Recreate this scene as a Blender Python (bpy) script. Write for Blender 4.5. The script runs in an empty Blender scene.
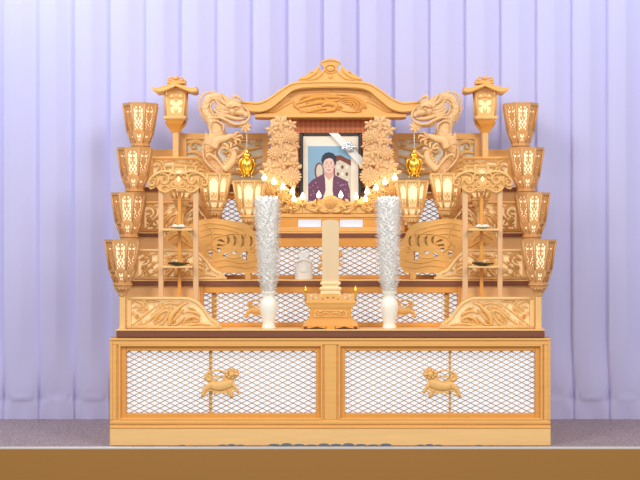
import bpy, bmesh, math, random
from mathutils import Vector, Matrix
from mathutils.geometry import tessellate_polygon
random.seed(7)
PI = math.pi
COL = bpy.context.scene.collection
SC = bpy.context.scene

# ------------------------------------------------------------- measuring helpers
CZ = 1.277          # eye height (m)
DIST = 8.0          # camera to the front of the altar (m)
K = 0.0062          # metres per photo pixel at the altar front
def s(d): return K * (DIST + d) / DIST
def P(px, py, d): return Vector(((px - 330.5) * s(d), d, CZ - (py - 240) * s(d)))
def X(px, d): return (px - 330.5) * s(d)
def Z(py, d): return CZ - (py - 240) * s(d)

# ------------------------------------------------------------- materials
MATS = {}
def srgb(r, g, b):
    f = lambda c: (c/255/12.92) if c/255 <= .04045 else ((c/255+.055)/1.055)**2.4
    return (f(r), f(g), f(b), 1)
def mat(name, col, rough=.5, metal=0, emit=None, es=0, grain=0, gscale=(6, 30, 60), bump=0, bscale=60, sheen=0, trans=0, sss=0, spec=.4):
    m = bpy.data.materials.new(name); m.use_nodes = True
    nt = m.node_tree; b = nt.nodes['Principled BSDF']
    b.inputs['Base Color'].default_value = col
    b.inputs['Roughness'].default_value = rough
    b.inputs['Metallic'].default_value = metal
    b.inputs['Specular IOR Level'].default_value = spec
    if emit:
        b.inputs['Emission Color'].default_value = emit
        b.inputs['Emission Strength'].default_value = es
    if sheen: b.inputs['Sheen Weight'].default_value = sheen
    if trans: b.inputs['Transmission Weight'].default_value = trans
    if sss:
        b.inputs['Subsurface Weight'].default_value = sss
        b.inputs['Subsurface Radius'].default_value = (.02, .02, .02)
    if grain or bump:
        tc = nt.nodes.new('ShaderNodeTexCoord')
        mp = nt.nodes.new('ShaderNodeMapping'); mp.inputs['Scale'].default_value = gscale
        nt.links.new(tc.outputs['Object'], mp.inputs['Vector'])
    if grain:
        no = nt.nodes.new('ShaderNodeTexNoise'); no.inputs['Scale'].default_value = 1.0
        no.inputs['Detail'].default_value = 5; no.inputs['Distortion'].default_value = .6
        nt.links.new(mp.outputs['Vector'], no.inputs['Vector'])
        cr = nt.nodes.new('ShaderNodeValToRGB')
        cr.color_ramp.elements[0].position = .3; cr.color_ramp.elements[1].position = .7
        cr.color_ramp.elements[0].color = tuple(c*(1-grain) for c in col[:3]) + (1,)
        cr.color_ramp.elements[1].color = tuple(min(1, c*(1+grain*.6)) for c in col[:3]) + (1,)
        nt.links.new(no.outputs['Fac'], cr.inputs['Fac'])
        nt.links.new(cr.outputs['Color'], b.inputs['Base Color'])
    if bump:
        n2 = nt.nodes.new('ShaderNodeTexNoise'); n2.inputs['Scale'].default_value = bscale
        n2.inputs['Detail'].default_value = 4
        nt.links.new(tc.outputs['Object'], n2.inputs['Vector'])
        bp = nt.nodes.new('ShaderNodeBump'); bp.inputs['Strength'].default_value = bump
        bp.inputs['Distance'].default_value = .004
        nt.links.new(n2.outputs['Fac'], bp.inputs['Height'])
        nt.links.new(bp.outputs['Normal'], b.inputs['Normal'])
    MATS[name] = m
    return m
WOOD = mat('hinoki_wood', srgb(234, 176, 99), .42, grain=.07, gscale=(3, 30, 45))
WOODV = mat('hinoki_wood_upright', srgb(235, 188, 120), .42, grain=.06, gscale=(45, 30, 3))
PALE = mat('pale_hinoki', srgb(240, 194, 128), .45, grain=.05, gscale=(4, 30, 50))
HONEY = mat('honey_wood', srgb(226, 158, 73), .4, grain=.06, gscale=(3, 30, 50))
PINK = mat('carved_rosy_wood', srgb(232, 186, 132), .5, grain=.06, gscale=(30, 30, 30), bump=.45, bscale=130)
CARVE = mat('carved_wood', srgb(235, 184, 112), .46, grain=.07, gscale=(20, 20, 30), bump=.15, bscale=120)
CLOUDW = mat('cloud_board_wood', srgb(228, 170, 92), .45, grain=.11, gscale=(6, 20, 60))
LANT = mat('lantern_wood', srgb(212, 158, 100), .45, grain=.06, gscale=(40, 40, 8))
BROWN = mat('dark_edge_band', srgb(128, 76, 52), .4, grain=.08, gscale=(4, 30, 60))
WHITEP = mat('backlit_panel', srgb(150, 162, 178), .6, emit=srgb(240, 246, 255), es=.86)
POSTW0 = mat('plain_side_board_wood', srgb(234, 186, 126), .45, grain=.05, gscale=(3, 30, 45))
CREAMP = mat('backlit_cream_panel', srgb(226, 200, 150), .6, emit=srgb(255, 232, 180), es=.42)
GREYP = mat('backlit_grey_panel', srgb(205, 200, 180), .6, emit=srgb(235, 232, 215), es=.12)  # grey-cream backlight of the openings, put in as faint emission
SOFTG = mat('soft_lit_opal_glass', srgb(246, 226, 180), .4, emit=srgb(255, 234, 186), es=.62)
OPAL = mat('lit_opal_glass', srgb(250, 236, 200), .3, emit=srgb(255, 242, 208), es=1.15)
AMBER = mat('lit_amber_glass', srgb(250, 220, 160), .3, emit=srgb(255, 222, 160), es=.5)
FLAME = mat('lit_flame_bulb', srgb(255, 250, 230), .2, emit=srgb(255, 246, 215), es=7)
WIRE = mat('gilt_mesh_wire', srgb(208, 162, 92), .4, metal=.0)
GOLD = mat('polished_gold', srgb(255, 208, 84), .26, metal=1)
BRASS = mat('brass', srgb(235, 190, 90), .3, metal=1)
BLACK = mat('black_lacquer', srgb(42, 36, 34), .3)
MATB = mat('cream_mount_board', srgb(240, 224, 204), .8)
WHITE = mat('white_petal', srgb(254, 252, 248), .9)
def translucent():
    nt = WHITE.node_tree; b_ = nt.nodes['Principled BSDF']; o_ = nt.nodes['Material Output']
    tr = nt.nodes.new('ShaderNodeBsdfTranslucent'); tr.inputs['Color'].default_value = srgb(246, 243, 238); mx = nt.nodes.new('ShaderNodeMixShader'); mx.inputs[0].default_value = .18
    nt.links.new(b_.outputs[0], mx.inputs[1]); nt.links.new(tr.outputs[0], mx.inputs[2]); nt.links.new(mx.outputs[0], o_.inputs['Surface'])
translucent()
PORC = mat('frosted_white_glass', srgb(240, 234, 218), .3, sss=.2, emit=srgb(255, 245, 225), es=.05)  # slight emission put into the glass to lighten the vases
BROC = mat('white_brocade', srgb(250, 248, 242), .7, bump=.4, bscale=90)
RIB = mat('silver_ribbon', srgb(226, 222, 214), .35, spec=.6)
RIBD = mat('silver_tinsel', srgb(220, 222, 226), .25, metal=.7)
TABLET = mat('plain_wood_tablet', srgb(226, 196, 154), .6, grain=.03, gscale=(60, 30, 3))
TABB = mat('tablet_base_wood', srgb(246, 218, 164), .45)
DISHD = mat('dark_dish', srgb(70, 62, 40), .3)
DISHW = mat('white_dish', srgb(240, 236, 220), .35)
CUTOUT = mat('cutout_blue_grey', srgb(120, 136, 150), .3, metal=.5)
# orange brocade with a small diamond figure
def brocade():
    m = mat('orange_brocade', srgb(214, 128, 80), .6)
    nt = m.node_tree; b = nt.nodes['Principled BSDF']
    tc = nt.nodes.new('ShaderNodeTexCoord'); mp = nt.nodes.new('ShaderNodeMapping')
    mp.inputs['Rotation'].default_value = (0, PI/4, 0); mp.inputs['Scale'].default_value = (1, .001, 1)
    ch = nt.nodes.new('ShaderNodeTexChecker'); ch.inputs['Scale'].default_value = 42
    ch.inputs['Color1'].default_value = srgb(226, 146, 96); ch.inputs['Color2'].default_value = srgb(208, 118, 70)
    nt.links.new(tc.outputs['Object'], mp.inputs['Vector']); nt.links.new(mp.outputs['Vector'], ch.inputs['Vector'])
    nt.links.new(ch.outputs['Color'], b.inputs['Base Color'])
    return m
BROCADE = brocade()
def carpet():
    m = mat('stage_carpet', srgb(150, 132, 142), .95)
    nt = m.node_tree; b = nt.nodes['Principled BSDF']
    tc = nt.nodes.new('ShaderNodeTexCoord')
    n1 = nt.nodes.new('ShaderNodeTexNoise'); n1.inputs['Scale'].default_value = 90; n1.inputs['Detail'].default_value = 6
    cr = nt.nodes.new('ShaderNodeValToRGB')
    cr.color_ramp.elements[0].position = .38; cr.color_ramp.elements[0].color = srgb(126, 110, 124)
    cr.color_ramp.elements[1].position = .64; cr.color_ramp.elements[1].color = srgb(188, 168, 168)
    nt.links.new(tc.outputs['Object'], n1.inputs['Vector']); nt.links.new(n1.outputs['Fac'], cr.inputs['Fac'])
    nt.links.new(cr.outputs['Color'], b.inputs['Base Color'])
    bp = nt.nodes.new('ShaderNodeBump'); bp.inputs['Strength'].default_value = .6; bp.inputs['Distance'].default_value = .006
    nt.links.new(n1.outputs['Fac'], bp.inputs['Height']); nt.links.new(bp.outputs['Normal'], b.inputs['Normal'])
    return m
CARPET = carpet()
CLOTH = mat('lavender_curtain_cloth', srgb(196, 192, 228), .75, sheen=.15, spec=.2)
STAGE = mat('stage_front_board', srgb(160, 112, 50), .6)
NOSE = mat('stage_nosing_metal', srgb(225, 215, 205), .35, metal=.4)
PLASTER = mat('wall_plaster', srgb(220, 216, 230), .8)

# ------------------------------------------------------------- mesh builder
def cr_spline(pts, n):
    """Catmull-Rom through pts (tuples of equal length)"""
    pts = [Vector(p) for p in pts]
    if len(pts) == 2:
        return [pts[0].lerp(pts[1], i/n) for i in range(n+1)]
    e = [pts[0]*2 - pts[1]] + pts + [pts[-1]*2 - pts[-2]]
    out = []; segs = len(pts) - 1
    for i in range(n+1):
        t = i/n*segs; k = min(int(t), segs-1); u = t-k
        a, b, c, d = e[k:k+4]
        out.append(.5*((2*b) + (c-a)*u + (2*a-5*b+4*c-d)*u*u + (3*b-a-3*c+d)*u**3))
    return out
def lerp_list(l, t):
    x = t*(len(l)-1); k = min(int(x), len(l)-2); return l[k]*(1-(x-k)) + l[k+1]*(x-k)

class MB:
    def __init__(self): self.bm = bmesh.new(); self.mi = 0; self.smooth = False
    def f(self, vs, sm=None):
        try:
            fa = self.bm.faces.new(vs); fa.material_index = self.mi; fa.smooth = self.smooth if sm is None else sm
            return fa
        except ValueError: return None
    def v(self, co): return self.bm.verts.new(co)
    def box(self, x0, x1, y0, y1, z0, z1, bev=0.0):
        if bev:
            a = min(bev, abs(x1-x0)*.4, abs(z1-z0)*.4)
            y0, y1 = min(y0, y1), max(y0, y1); x0, x1 = min(x0, x1), max(x0, x1); z0, z1 = min(z0, z1), max(z0, z1)
            a = min(a, (y1-y0)*.4)
            q = [(x0+a, y0, z0+a), (x1-a, y0, z0+a), (x1-a, y0, z1-a), (x0+a, y0, z1-a)]
            r = [(x0, y0+a, z0), (x1, y0+a, z0), (x1, y0+a, z1), (x0, y0+a, z1)]
            t = [(x0, y1, z0), (x1, y1, z0), (x1, y1, z1), (x0, y1, z1)]
            self.loft([q, r, t], cap=True, sm=False); return
        c = [self.v((x, y, z)) for z in (z0, z1) for y in (y0, y1) for x in (x0, x1)]
        for q in ((0,1,3,2), (4,6,7,5), (0,4,5,1), (2,3,7,6), (0,2,6,4), (1,5,7,3)):
            self.f([c[i] for i in q], False)
    def pbox(self, a, b, c, e, d0, d1, bev=0.0):      # photo-measured box: left, top, right, bottom at depth d0
        self.box(X(a, d0), X(c, d0), d0, d1, Z(e, d0), Z(b, d0), bev)
    def loft(self, rings, cap=True, sm=True, closed=True):
        R = [[self.v(p) for p in r] for r in rings]
        n = len(R[0])
        for a, b in zip(R, R[1:]):
            for i in range(n if closed else n-1):
                j = (i+1) % n
                self.f([a[i], a[j], b[j], b[i]], sm)
        if cap:
            self.f(list(reversed(R[0])), False); self.f(R[-1], False)
    def lathe(self, c, prof, n=20, cap=True, sm=True, rot=0, sx=1, sy=1):
        rings = []
        for r, z in prof:
            rings.append([(c[0]+math.cos(2*PI*i/n+rot)*max(r, 1e-4)*sx, c[1]+math.sin(2*PI*i/n+rot)*max(r, 1e-4)*sy, c[2]+z) for i in range(n)])
        self.loft(rings, cap, sm)
    def tube(self, pts, rad, n=8, steps=None, flat=1.0):
        """pts world coords; rad list"""
        steps = steps or max(4, (len(pts)-1)*6)
        p = cr_spline(pts, steps); rings = []
        up = Vector((0, 1, 0))
        for i, q in enumerate(p):
            t = (p[min(i+1, steps)] - p[max(i-1, 0)]).normalized()
            a = t.cross(up)
            if a.length < .05: a = t.cross(Vector((1, 0, 0)))
            a.normalize(); b = a.cross(t).normalized()
            r = max(lerp_list(rad, i/steps), 1e-4)
            rings.append([q + a*math.cos(2*PI*k/n)*r + b*math.sin(2*PI*k/n)*r*flat for k in range(n)])
        self.loft(rings, True, True)
    def ptube(self, pts, rad, d=None, n=8, flat=1.0, steps=None):
        w = [P(q[0], q[1], q[2] if len(q) > 2 else d) for q in pts]
        dd = d if d is not None else pts[0][2]
        self.tube(w, [r*s(dd) for r in rad], n, steps, flat)
    def sw(self, pts, wid, d, h=1.5, steps=None):
        """carved relief stroke in the plane of depth d: pts photo px, half widths px, height px towards the viewer"""
        k = s(d); steps = steps or max(5, (len(pts)-1)*5)
        p = cr_spline([(q[0], q[1]) for q in pts], steps)
        wm = max(wid); rings = []
        for i, q in enumerate(p):
            t = p[min(i+1, steps)] - p[max(i-1, 0)]
            if t.length < 1e-6: t = Vector((1, 0))
            t.normalize(); nrm = Vector((-t.y, t.x))
            w = max(lerp_list(wid, i/steps), .05); hh = h*(.35+.65*w/wm)
            ring = []
            for u, e in ((-1, -.25), (-1, .25), (-.62, .8), (0, 1), (.62, .8), (1, .25), (1, -.25)):
                c = q + nrm*u*w
                o = P(c.x, c.y, d); o.y = d - e*hh*k
                ring.append(o)
            rings.append(ring)
        self.loft(rings, True, True)
    def curl(self, cx, cy, r, turns, a0, sgn, w, d, h=1.5):
        n = int(8*turns)+3; pts = []
        for i in range(n):
            t = i/(n-1); a = a0 + sgn*turns*2*PI*t; rr = r*(1-.8*t)
            pts.append((cx+math.cos(a)*rr, cy-math.sin(a)*rr))
        self.sw(pts, [w*.5, w, w*.8, w*.5], d, h, steps=n*2)
    def dome(self, cx, cy, r, d, h, n=10, ry=None):
        ry = ry or r; k = s(d); rings = []
        for t in (0, .35, .7, .92):
            rr = math.cos(t*PI/2); hh = math.sin(t*PI/2)*h
            ring = []
            for i in range(n):
                a = 2*PI*i/n; o = P(cx+math.cos(a)*r*rr, cy+math.sin(a)*ry*rr, d); o.y = d - hh*k; ring.append(o)
            rings.append(ring)
        self.loft(rings, True, True)
    def flower(self, cx, cy, r, d, n=12, h=2.0, sq=1.0, a0=.1, layers=2):
        for L in range(layers):
            rr = r*(1-.38*L)
            for i in range(n - 2*L):
                a = a0 + L*.25 + 2*PI*i/(n-2*L); c, e = math.cos(a), math.sin(a)*sq
                self.sw([(cx+c*rr*.2, cy+e*rr*.2), (cx+c*rr*.65, cy+e*rr*.65), (cx+c*rr, cy+e*rr)],
                        [r*.06, rr*min(.36, 2.5/n), rr*min(.20, 1.6/n)], d - L*1.0*s(d), h)
        self.dome(cx, cy, r*.27, d-1.2*s(d), h, 10, r*.27*sq)
    def leaf(self, cx, cy, a, L, w, d, h=1.6, bend=.2):
        c, e = math.cos(a), -math.sin(a); nx, ny = -e, c
        self.sw([(cx, cy), (cx+c*L*.5+nx*bend*L*.5, cy+e*L*.5+ny*bend*L*.5), (cx+c*L, cy+e*L)], [w*.3, w, w*.75, w*.08], d, h)
    def poly(self, pts, y, holes=()):                  # flat face(s), world x,z pts
        loops = [[Vector((p[0], p[1], 0)) for p in pts]] + [[Vector((p[0], p[1], 0)) for p in h] for h in holes]
        allp = [p for l in loops for p in l]
        vs = [self.v((p.x, y, p.y)) for p in allp]
        for t in tessellate_polygon(loops): self.f([vs[i] for i in t], False)
        return vs, loops
    def prism(self, pts, d0, th, holes=(), px=True):
        if px:
            cv = lambda l: [(X(a, d0), Z(b, d0)) for a, b in l]
            pts = cv(pts); holes = [cv(h) for h in holes]
        f, loops = self.poly(pts, d0, holes); b, _ = self.poly(pts, d0+th, holes)
        k = 0
        for l in loops:
            n = len(l)
            for i in range(n):
                j = (i+1) % n
                self.f([f[k+i], f[k+j], b[k+j], b[k+i]], False)
            k += n
    def build(self, name, mats, parent=None, keep=False):
        if not isinstance(mats, (list, tuple)): mats = [mats]
        me = bpy.data.meshes.new(name)
        bmesh.ops.recalc_face_normals(self.bm, faces=self.bm.faces[:])
        org = Vector((0, 0, 0))
        if parent is not None: org = parent['_org'] if '_org' in parent else org
        org = Vector(ORG.get(parent.name, (0, 0, 0))) if parent is not None else Vector((0, 0, 0))
        loc = Vector((0, 0, 0))
        if parent is None and not keep:
            xs = [v.co.x for v in self.bm.verts]; ys = [v.co.y for v in self.bm.verts]; zs = [v.co.z for v in self.bm.verts]
            org = Vector(((min(xs)+max(xs))/2, (min(ys)+max(ys))/2, min(zs))); loc = org.copy()
        for v in self.bm.verts: v.co -= org
        self.bm.to_mesh(me); self.bm.free()
        for m in mats: me.materials.append(m)
        o = bpy.data.objects.new(name, me); COL.objects.link(o)
        o.location = loc
        if parent is not None: o.parent = parent
        ORG[o.name] = tuple(org)
        return o
ORG = {}
def tag(o, label=None, cat=None, group=None, kind=None):
    if label: o['label'] = label
    if cat: o['category'] = cat
    if group: o['group'] = group
    if kind: o['kind'] = kind
    return o
def thing(name, loc, label, cat, group=None):
    o = bpy.data.objects.new(name, None); COL.objects.link(o)
    o.empty_display_size = .05; o.location = loc; ORG[o.name] = tuple(loc)
    return tag(o, label, cat, group)
def children(o): return [c for c in bpy.data.objects if c.parent == o]
def copy_tree(o, parent=None):
    c = o.copy(); COL.objects.link(c); c.parent = parent
    for ch in children(o): copy_tree(ch, c)
    return c
def mirror(o, label):                                   # the opposite-hand twin on the other side of the altar
    c = copy_tree(o); c.location.x = -o.location.x; c.scale.x = -o.scale.x
    c['label'] = label
    return c
def struct(o): o['kind'] = 'structure'; return o

# ------------------------------------------------------------- the setting
b = MB(); b.box(-5, 5, -.05, 1.6, -.02, 0); struct(b.build('floor', CARPET))
b = MB(); b.box(-5, 5, -.028, 1.6, -.5, -.02); struct(b.build('trim_1', STAGE))
b = MB(); b.box(-5, 5, -.062, -.05, -.012, .004, .003); struct(b.build('trim_2', NOSE))
b = MB(); b.box(-5, 5, -.06, -.028, -.5, -.012); struct(b.build('trim_3', STAGE))
b = MB(); b.box(-5, 5, 1.5, 1.6, 0, 3.6); struct(b.build('wall_back', PLASTER))

# curtain: overlapping box pleats that are tacked near the hem
def curtain():
    m = MB(); m.smooth = True
    d = 1.2; k = s(d); per = 35.6*k
    x_t = (39.5-330.5)*k                                # one of the tacks seen at the left
    NX = 16; n0 = -8; n1 = 24
    us = [0, .012, .03, .05, .08, .12, .17, .24, .34, .42, .46, .50, .56, .64, .74, .82, .88, .92, .95, .975, .994]
    zs = [0, .004, .03, .06, .09, .115, .13, .145, .17, .2, .25, .32, .4, .5, .62, .8, 1.0, 1.4, 1.9, 2.4, 2.9, 3.4]
    rnd = random.Random(3)
    cols = []
    for p in range(n0, n1):
        ph = rnd.uniform(-.03, .03); am = rnd.uniform(.8, 1.15)
        for u in us: cols.append((p, u, ph, am))
    def disp(p, u, ph, am, z):
        # upper shape: front leaf then a turned-back leaf with a sharp return at the period's edge
        hi = (.052*am if .0 <= u < .5+ph else 0)
        c0 = .46+ph*1.0
        if u < c0: up = -.002*math.sin(u/c0*PI) + .0008*math.sin(u*40+p)
        else: up = .056*am*((u-c0)/(1-c0))
        e0 = min(u, 1-u); dx = e0*per; dz = z-.13; rad = math.hypot(dx, dz)
        wr = .012*math.cos(math.atan2(dx, abs(dz)+1e-4)*11)*math.exp(-(rad/.13)**1.3)*min(1, rad/.02)
        # lower shape: soft bulges between the tacks
        e = min(u, 1-u)
        bul = -.022*min(1, (e/.3))**.6 if e > 0 else 0
        gro = .011*math.exp(-(e/.03)**2)
        if z >= .135:
            t = min(1, (z-.135)/.5); t = t*t*(3-2*t)
            near = math.exp(-((z-.14)/.16)**2)
            low = bul*(1-near*.1) + gro*1.6*near + .01*math.sin(p*2.3+z*9)*(e*2)
            return low*(1-t) + up*t + wr
        t = z/.135
        low = -.018*min(1, e/.03) + gro*.3 + .006*math.sin(u*9+p)*(1-t)
        return low*(1-t**3) + (bul*.85 + gro*1.4)*t**3
    rows = []
    for z in zs:
        rows.append([m.v((x_t + (p+u)*per, d + disp(p, u, ph, am, z), z+.001)) for (p, u, ph, am) in cols])
    for a, c in zip(rows, rows[1:]):
        for i in range(len(a)-1): m.f([a[i], a[i+1], c[i+1], c[i]])
    o = m.build('stage_curtain', CLOTH)
    return tag(o, 'lavender pleated stage curtain hanging to the carpet behind the whole altar', 'curtain')
curtain()

# ------------------------------------------------------------- altar carcass
YF = 0.0
def lattice(mb, x0, x1, z0, z1, y, w=.0021, pw=.0638, ph=.0320, ox=None):
    """diamond wire mesh clipped to a rectangle"""
    sl = ph/pw
    cx = (x0+x1)/2 if ox is None else ox
    for sg in (1, -1):
        n = int(((x1-x0) + (z1-z0)/sl)/pw) + 3
        for i in range(-n, n+1):
            xb = cx + i*pw                              # crosses z0 here
            pts = []
            xa, za = xb, z0
            # line: x = xb + sg*(z-z0)/sl
            t0, t1 = 0.0, z1-z0
            lo, hi = (x0-xb)/sg*sl, (x1-xb)/sg*sl
            if lo > hi: lo, hi = hi, lo
            a, c = max(t0, lo), min(t1, hi)
            if c-a < .002: continue
            p, q = Vector((xb+sg*a/sl, y + (.001 if sg > 0 else -.001), z0+a)), Vector((xb+sg*c/sl, y + (.001 if sg > 0 else -.001), z0+c))
            mb.tube([p, q], [w, w], 4, 1, .8)
def frame(mb, x0, x1, z0, z1, y0, y1, wl, wt, wb=None, wr=None, bev=.003):
    wb = wt if wb is None else wb; wr = wl if wr is None else wr
    mb.box(x0, x0+wl, y0, y1, z0, z1, bev); mb.box(x1-wr, x1, y0, y1, z0, z1, bev)
    mb.box(x0+wl, x1-wr, y0, y1, z1-wt, z1, bev); mb.box(x0+wl, x1-wr, y0, y1, z0, z0+wb, bev)
LION = [(165,372),(175,345),(185,320),(205,290),(235,265),(210,250),(195,225),(203,190),(235,168),(262,172),(262,192),(245,200),(240,215),(262,225),(290,243),(320,250),(345,230),(350,205),(362,180),(385,155),(415,143),(450,150),(475,180),(470,205),(445,225),(430,240),(440,275),(460,300),(480,338),(460,348),(435,318),(412,330),(430,358),(425,380),(405,376),(385,350),(340,345),(300,340),(285,358),(270,345),(265,325),(235,328),(210,350),(200,380)]
def lion(mb, cx, cy, sc, d, flip=1):
    T = lambda p: (cx + flip*(p[0]-325)/8*sc, cy + (p[1]-262)/8*sc)
    mb.prism([T(p) for p in LION], d, .012)
    W = lambda l: [w*sc for w in l]
    def st(pts, w, h=1.2): mb.sw([T(p) for p in pts], W(w), d, h*sc)
    st([(180,370), (200,315), (250,280), (290,275)], [1.2, 2.2, 3.2, 2.5])
    st([(250,285), (320,290), (390,270), (420,250)], [3.4, 4.4, 4.6, 2.5], 1.8)
    st([(470,338), (445,300), (420,270)], [1.1, 1.6, 2])
    st([(418,372), (400,340), (390,310)], [1.2, 1.6, 2])
    st([(245,175), (215,190), (212,225), (240,240), (248,215), (230,205)], [1, 1.6, 1.6, 1.2, .8])
    st([(250,172), (300,160), (350,172), (372,190)], [.7, 1, .8, .6])
    st([(255,205), (300,212), (345,200)], [.6, .9, .6])
    for a in range(9):
        an = a*2*PI/9
        p = (415+math.cos(an)*42, 190+math.sin(an)*30)
        mb.dome(*T(p), 1.9*sc, d, 1.7*sc, 8)
    mb.dome(*T((415,192)), 3.6*sc, d, 2.6*sc, 10)
    st([(435,190), (460,195), (470,200)], [1.6, 1.6, 1], 3)

# the base cabinet
cab = thing('altar_base_cabinet', (0, .5, 0), 'wide light wood base cabinet under the altar, two mesh windows with lions', 'cabinet')
x0, x1 = X(110, 0), X(550.5, 0)
b = MB(); b.box(x0+.004, x1-.004, .094, 1.0, 0, Z(338, 0)-.001); b.box(x0+.004, x0+.03, .05, .094, 0, Z(338, 0)-.001); b.box(x1-.03, x1-.004, .05, .094, 0, Z(338, 0)-.001); b.box(x0+.03, x1-.03, .05, .094, Z(345, 0), Z(338, 0)-.001); b.box(x0+.03, x1-.03, .05, .094, 0, Z(420, 0))
b.build('body', WOODV, cab)
b = MB(); b.box(x0, x1, -.012, .05, 0.002, Z(428.6, 0), .004); sk = b.build('skirt', PALE, cab)
# scalloped skirt cut-outs: thin blue-grey pieces put in for the dark seen through
def scallop(px0, px1, n, h):
    w = (px1-px0)/n
    for i in range(n):
        m = MB()
        cx = px0 + (i+.5)*w
        pts = [(cx-w*.49, 446.3)] + [(cx - w*.49*math.cos(PI*t/6), 446.0-(h*(.75+.25*math.sin(i*1.7)))*math.sin(PI*t/6)**.8) for t in range(1, 6)] + [(cx+w*.49, 446.3)]
        m.prism(pts, -.0150, .004)
        tag(m.build('scalloped_cutout', CUTOUT, sk), 'blue grey scalloped cut-out at the foot of the skirt')
scallop(268, 330, 5, 3.0); scallop(330, 392, 5, 3.0)
scallop(218, 245, 3, 2.0); scallop(416, 443, 3, 2.0)
scallop(178, 186, 1, 1.5); scallop(475, 483, 1, 1.5)
b = MB()
b.box(x0, x1, .0, .05, Z(345.0, 0), Z(337.6, 0), .004)                     # top rail
b.box(x0+.0, x1-.0, -.008, .05, Z(340.5, 0), Z(337.6, 0), .003)
b.box(x0, x1, .0, .05, Z(428.6, 0), Z(420, 0), .003)                       # bottom rail
b.box(x0, x1, -.008, .0, Z(424.0, 0), Z(421, 0), .003)
b.box(x0, x1, -.014, .0, Z(428.4, 0), Z(426.2, 0), .003)
b.box(x0, X(116.5, 0), .0, .05, Z(420, 0), Z(345, 0), .004); b.box(X(544, 0), x1, .0, .05, Z(420, 0), Z(345, 0), .004)
b.box(x0, X(112.5, 0), -.006, .0, Z(420, 0), Z(341, 0), .002); b.box(X(548, 0), x1, -.006, .0, Z(420, 0), Z(341, 0), .002)
b.box(X(116, 0), X(119.5, 0), .012, .05, Z(420, 0), Z(345, 0)); b.box(X(541.5, 0), X(545, 0), .012, .05, Z(420, 0), Z(345, 0)); b.box(X(321, 0), X(340, 0), .012, .06, Z(420, 0), Z(345, 0))
b.box(X(324.5, 0), X(336.5, 0), .002, .05, Z(420, 0), Z(345, 0), .003)     # middle stile
b.build('front_rails', WOOD, cab)
def mesh_window(parent, a, t, c, e, la, lt, lc, le, d, lion_at=None, posts=(), th=.045, mid=True):
    """frame outer a,t,c,e, opening la,lt,lc,le (photo px)"""
    m = MB(); xs = (X(a, d), X(la, d), X(lc, d), X(c, d)); zs = (Z(e, d), Z(le, d), Z(lt, d), Z(t, d))
    m.box(xs[0], xs[1], d, d+th, zs[0], zs[3], .003); m.box(xs[2], xs[3], d, d+th, zs[0], zs[3], .003)
    m.box(xs[1], xs[2], d, d+th, zs[2], zs[3], .003); m.box(xs[1], xs[2], d, d+th, zs[0], zs[1], .003)
    fr = m.build('window_frame', HONEY, parent)
    m = MB(); lattice(m, xs[1]-.002, xs[2]+.002, zs[1]-.002, zs[2]+.002, d+.022, w=.0027 if d < .1 else .0032); m.build('wire_mesh', WIRE, fr)
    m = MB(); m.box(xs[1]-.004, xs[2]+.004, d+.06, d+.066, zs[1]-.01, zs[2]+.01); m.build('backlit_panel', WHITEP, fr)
    if posts:
        for p0, p1 in posts:
            m = MB(); m.box(X(p0, d), X(p1, d), d+.032, d+.058, zs[1], zs[2]); m.build('inner_post', WOODV, fr)
    if lion_at:
        for L in lion_at:
            m = MB(); lion(m, *L); m.build('lion_carving', CARVE, fr)
    return fr
for L, R, fl in ((118.5, 322.5, 1), (338.5, 542.5, -1)):
    # stepped moulding bead around each window
    m = MB()
    frame(m, X(L, 0), X(R, 0), Z(420.2, 0), Z(344.6, 0), -.002, .05, .012, .012)
    m.build('moulding', PALE if 0 else WOOD, cab)
mesh_window(cab, 120.5, 346.5, 320.8, 418.8, 126, 351, 316, 413.5, .018, [(220.5, 383, 1.0, .026, 1)], [(208.5, 211.5)])
mesh_window(cab, 340.2, 346.5, 541, 418.8, 345, 351, 535.3, 413.5, .018, [(441.5, 383, 1.0, .026, -1)], [(449.5, 451.5)])
# recess body behind the windows is closed by the cabinet body; cut-back look comes from the frame depth

# shelves with a brown edge band
XS = 1.325
TOPS = [.722, 1.022, 1.327, 1.640]
BOT = [.677, .984, 1.297, 1.605]
FR = [-.02, .23, .48, .73]
BACK = [.27, .52, .77, 1.02]
names = ['lowest dark-edged altar shelf, lying on the base cabinet under the two white vases',
         'second dark-edged altar shelf up, carrying the small white cloth-wrapped box',
         'third dark-edged altar shelf up, under the portrait stand',
         'topmost dark-edged altar shelf, at the level of the portrait, carrying the openwork panels']
for i in range(4):
    t = thing('altar_shelf', (0, FR[i], BOT[i]), names[i], 'shelf', 'stepped altar shelves')
    m = MB(); m.box(-XS, XS, FR[i]+.004, BACK[i]+ (.0 if i < 3 else .05), BOT[i], TOPS[i]-.007); m.build('edge_band', BROWN, t)
    m = MB(); m.box(-XS-.003, XS+.003, FR[i]-.001, BACK[i] + (.0 if i < 3 else .05), TOPS[i]-.007, TOPS[i], .002); m.build('shelf_top', PALE, t)
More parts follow.
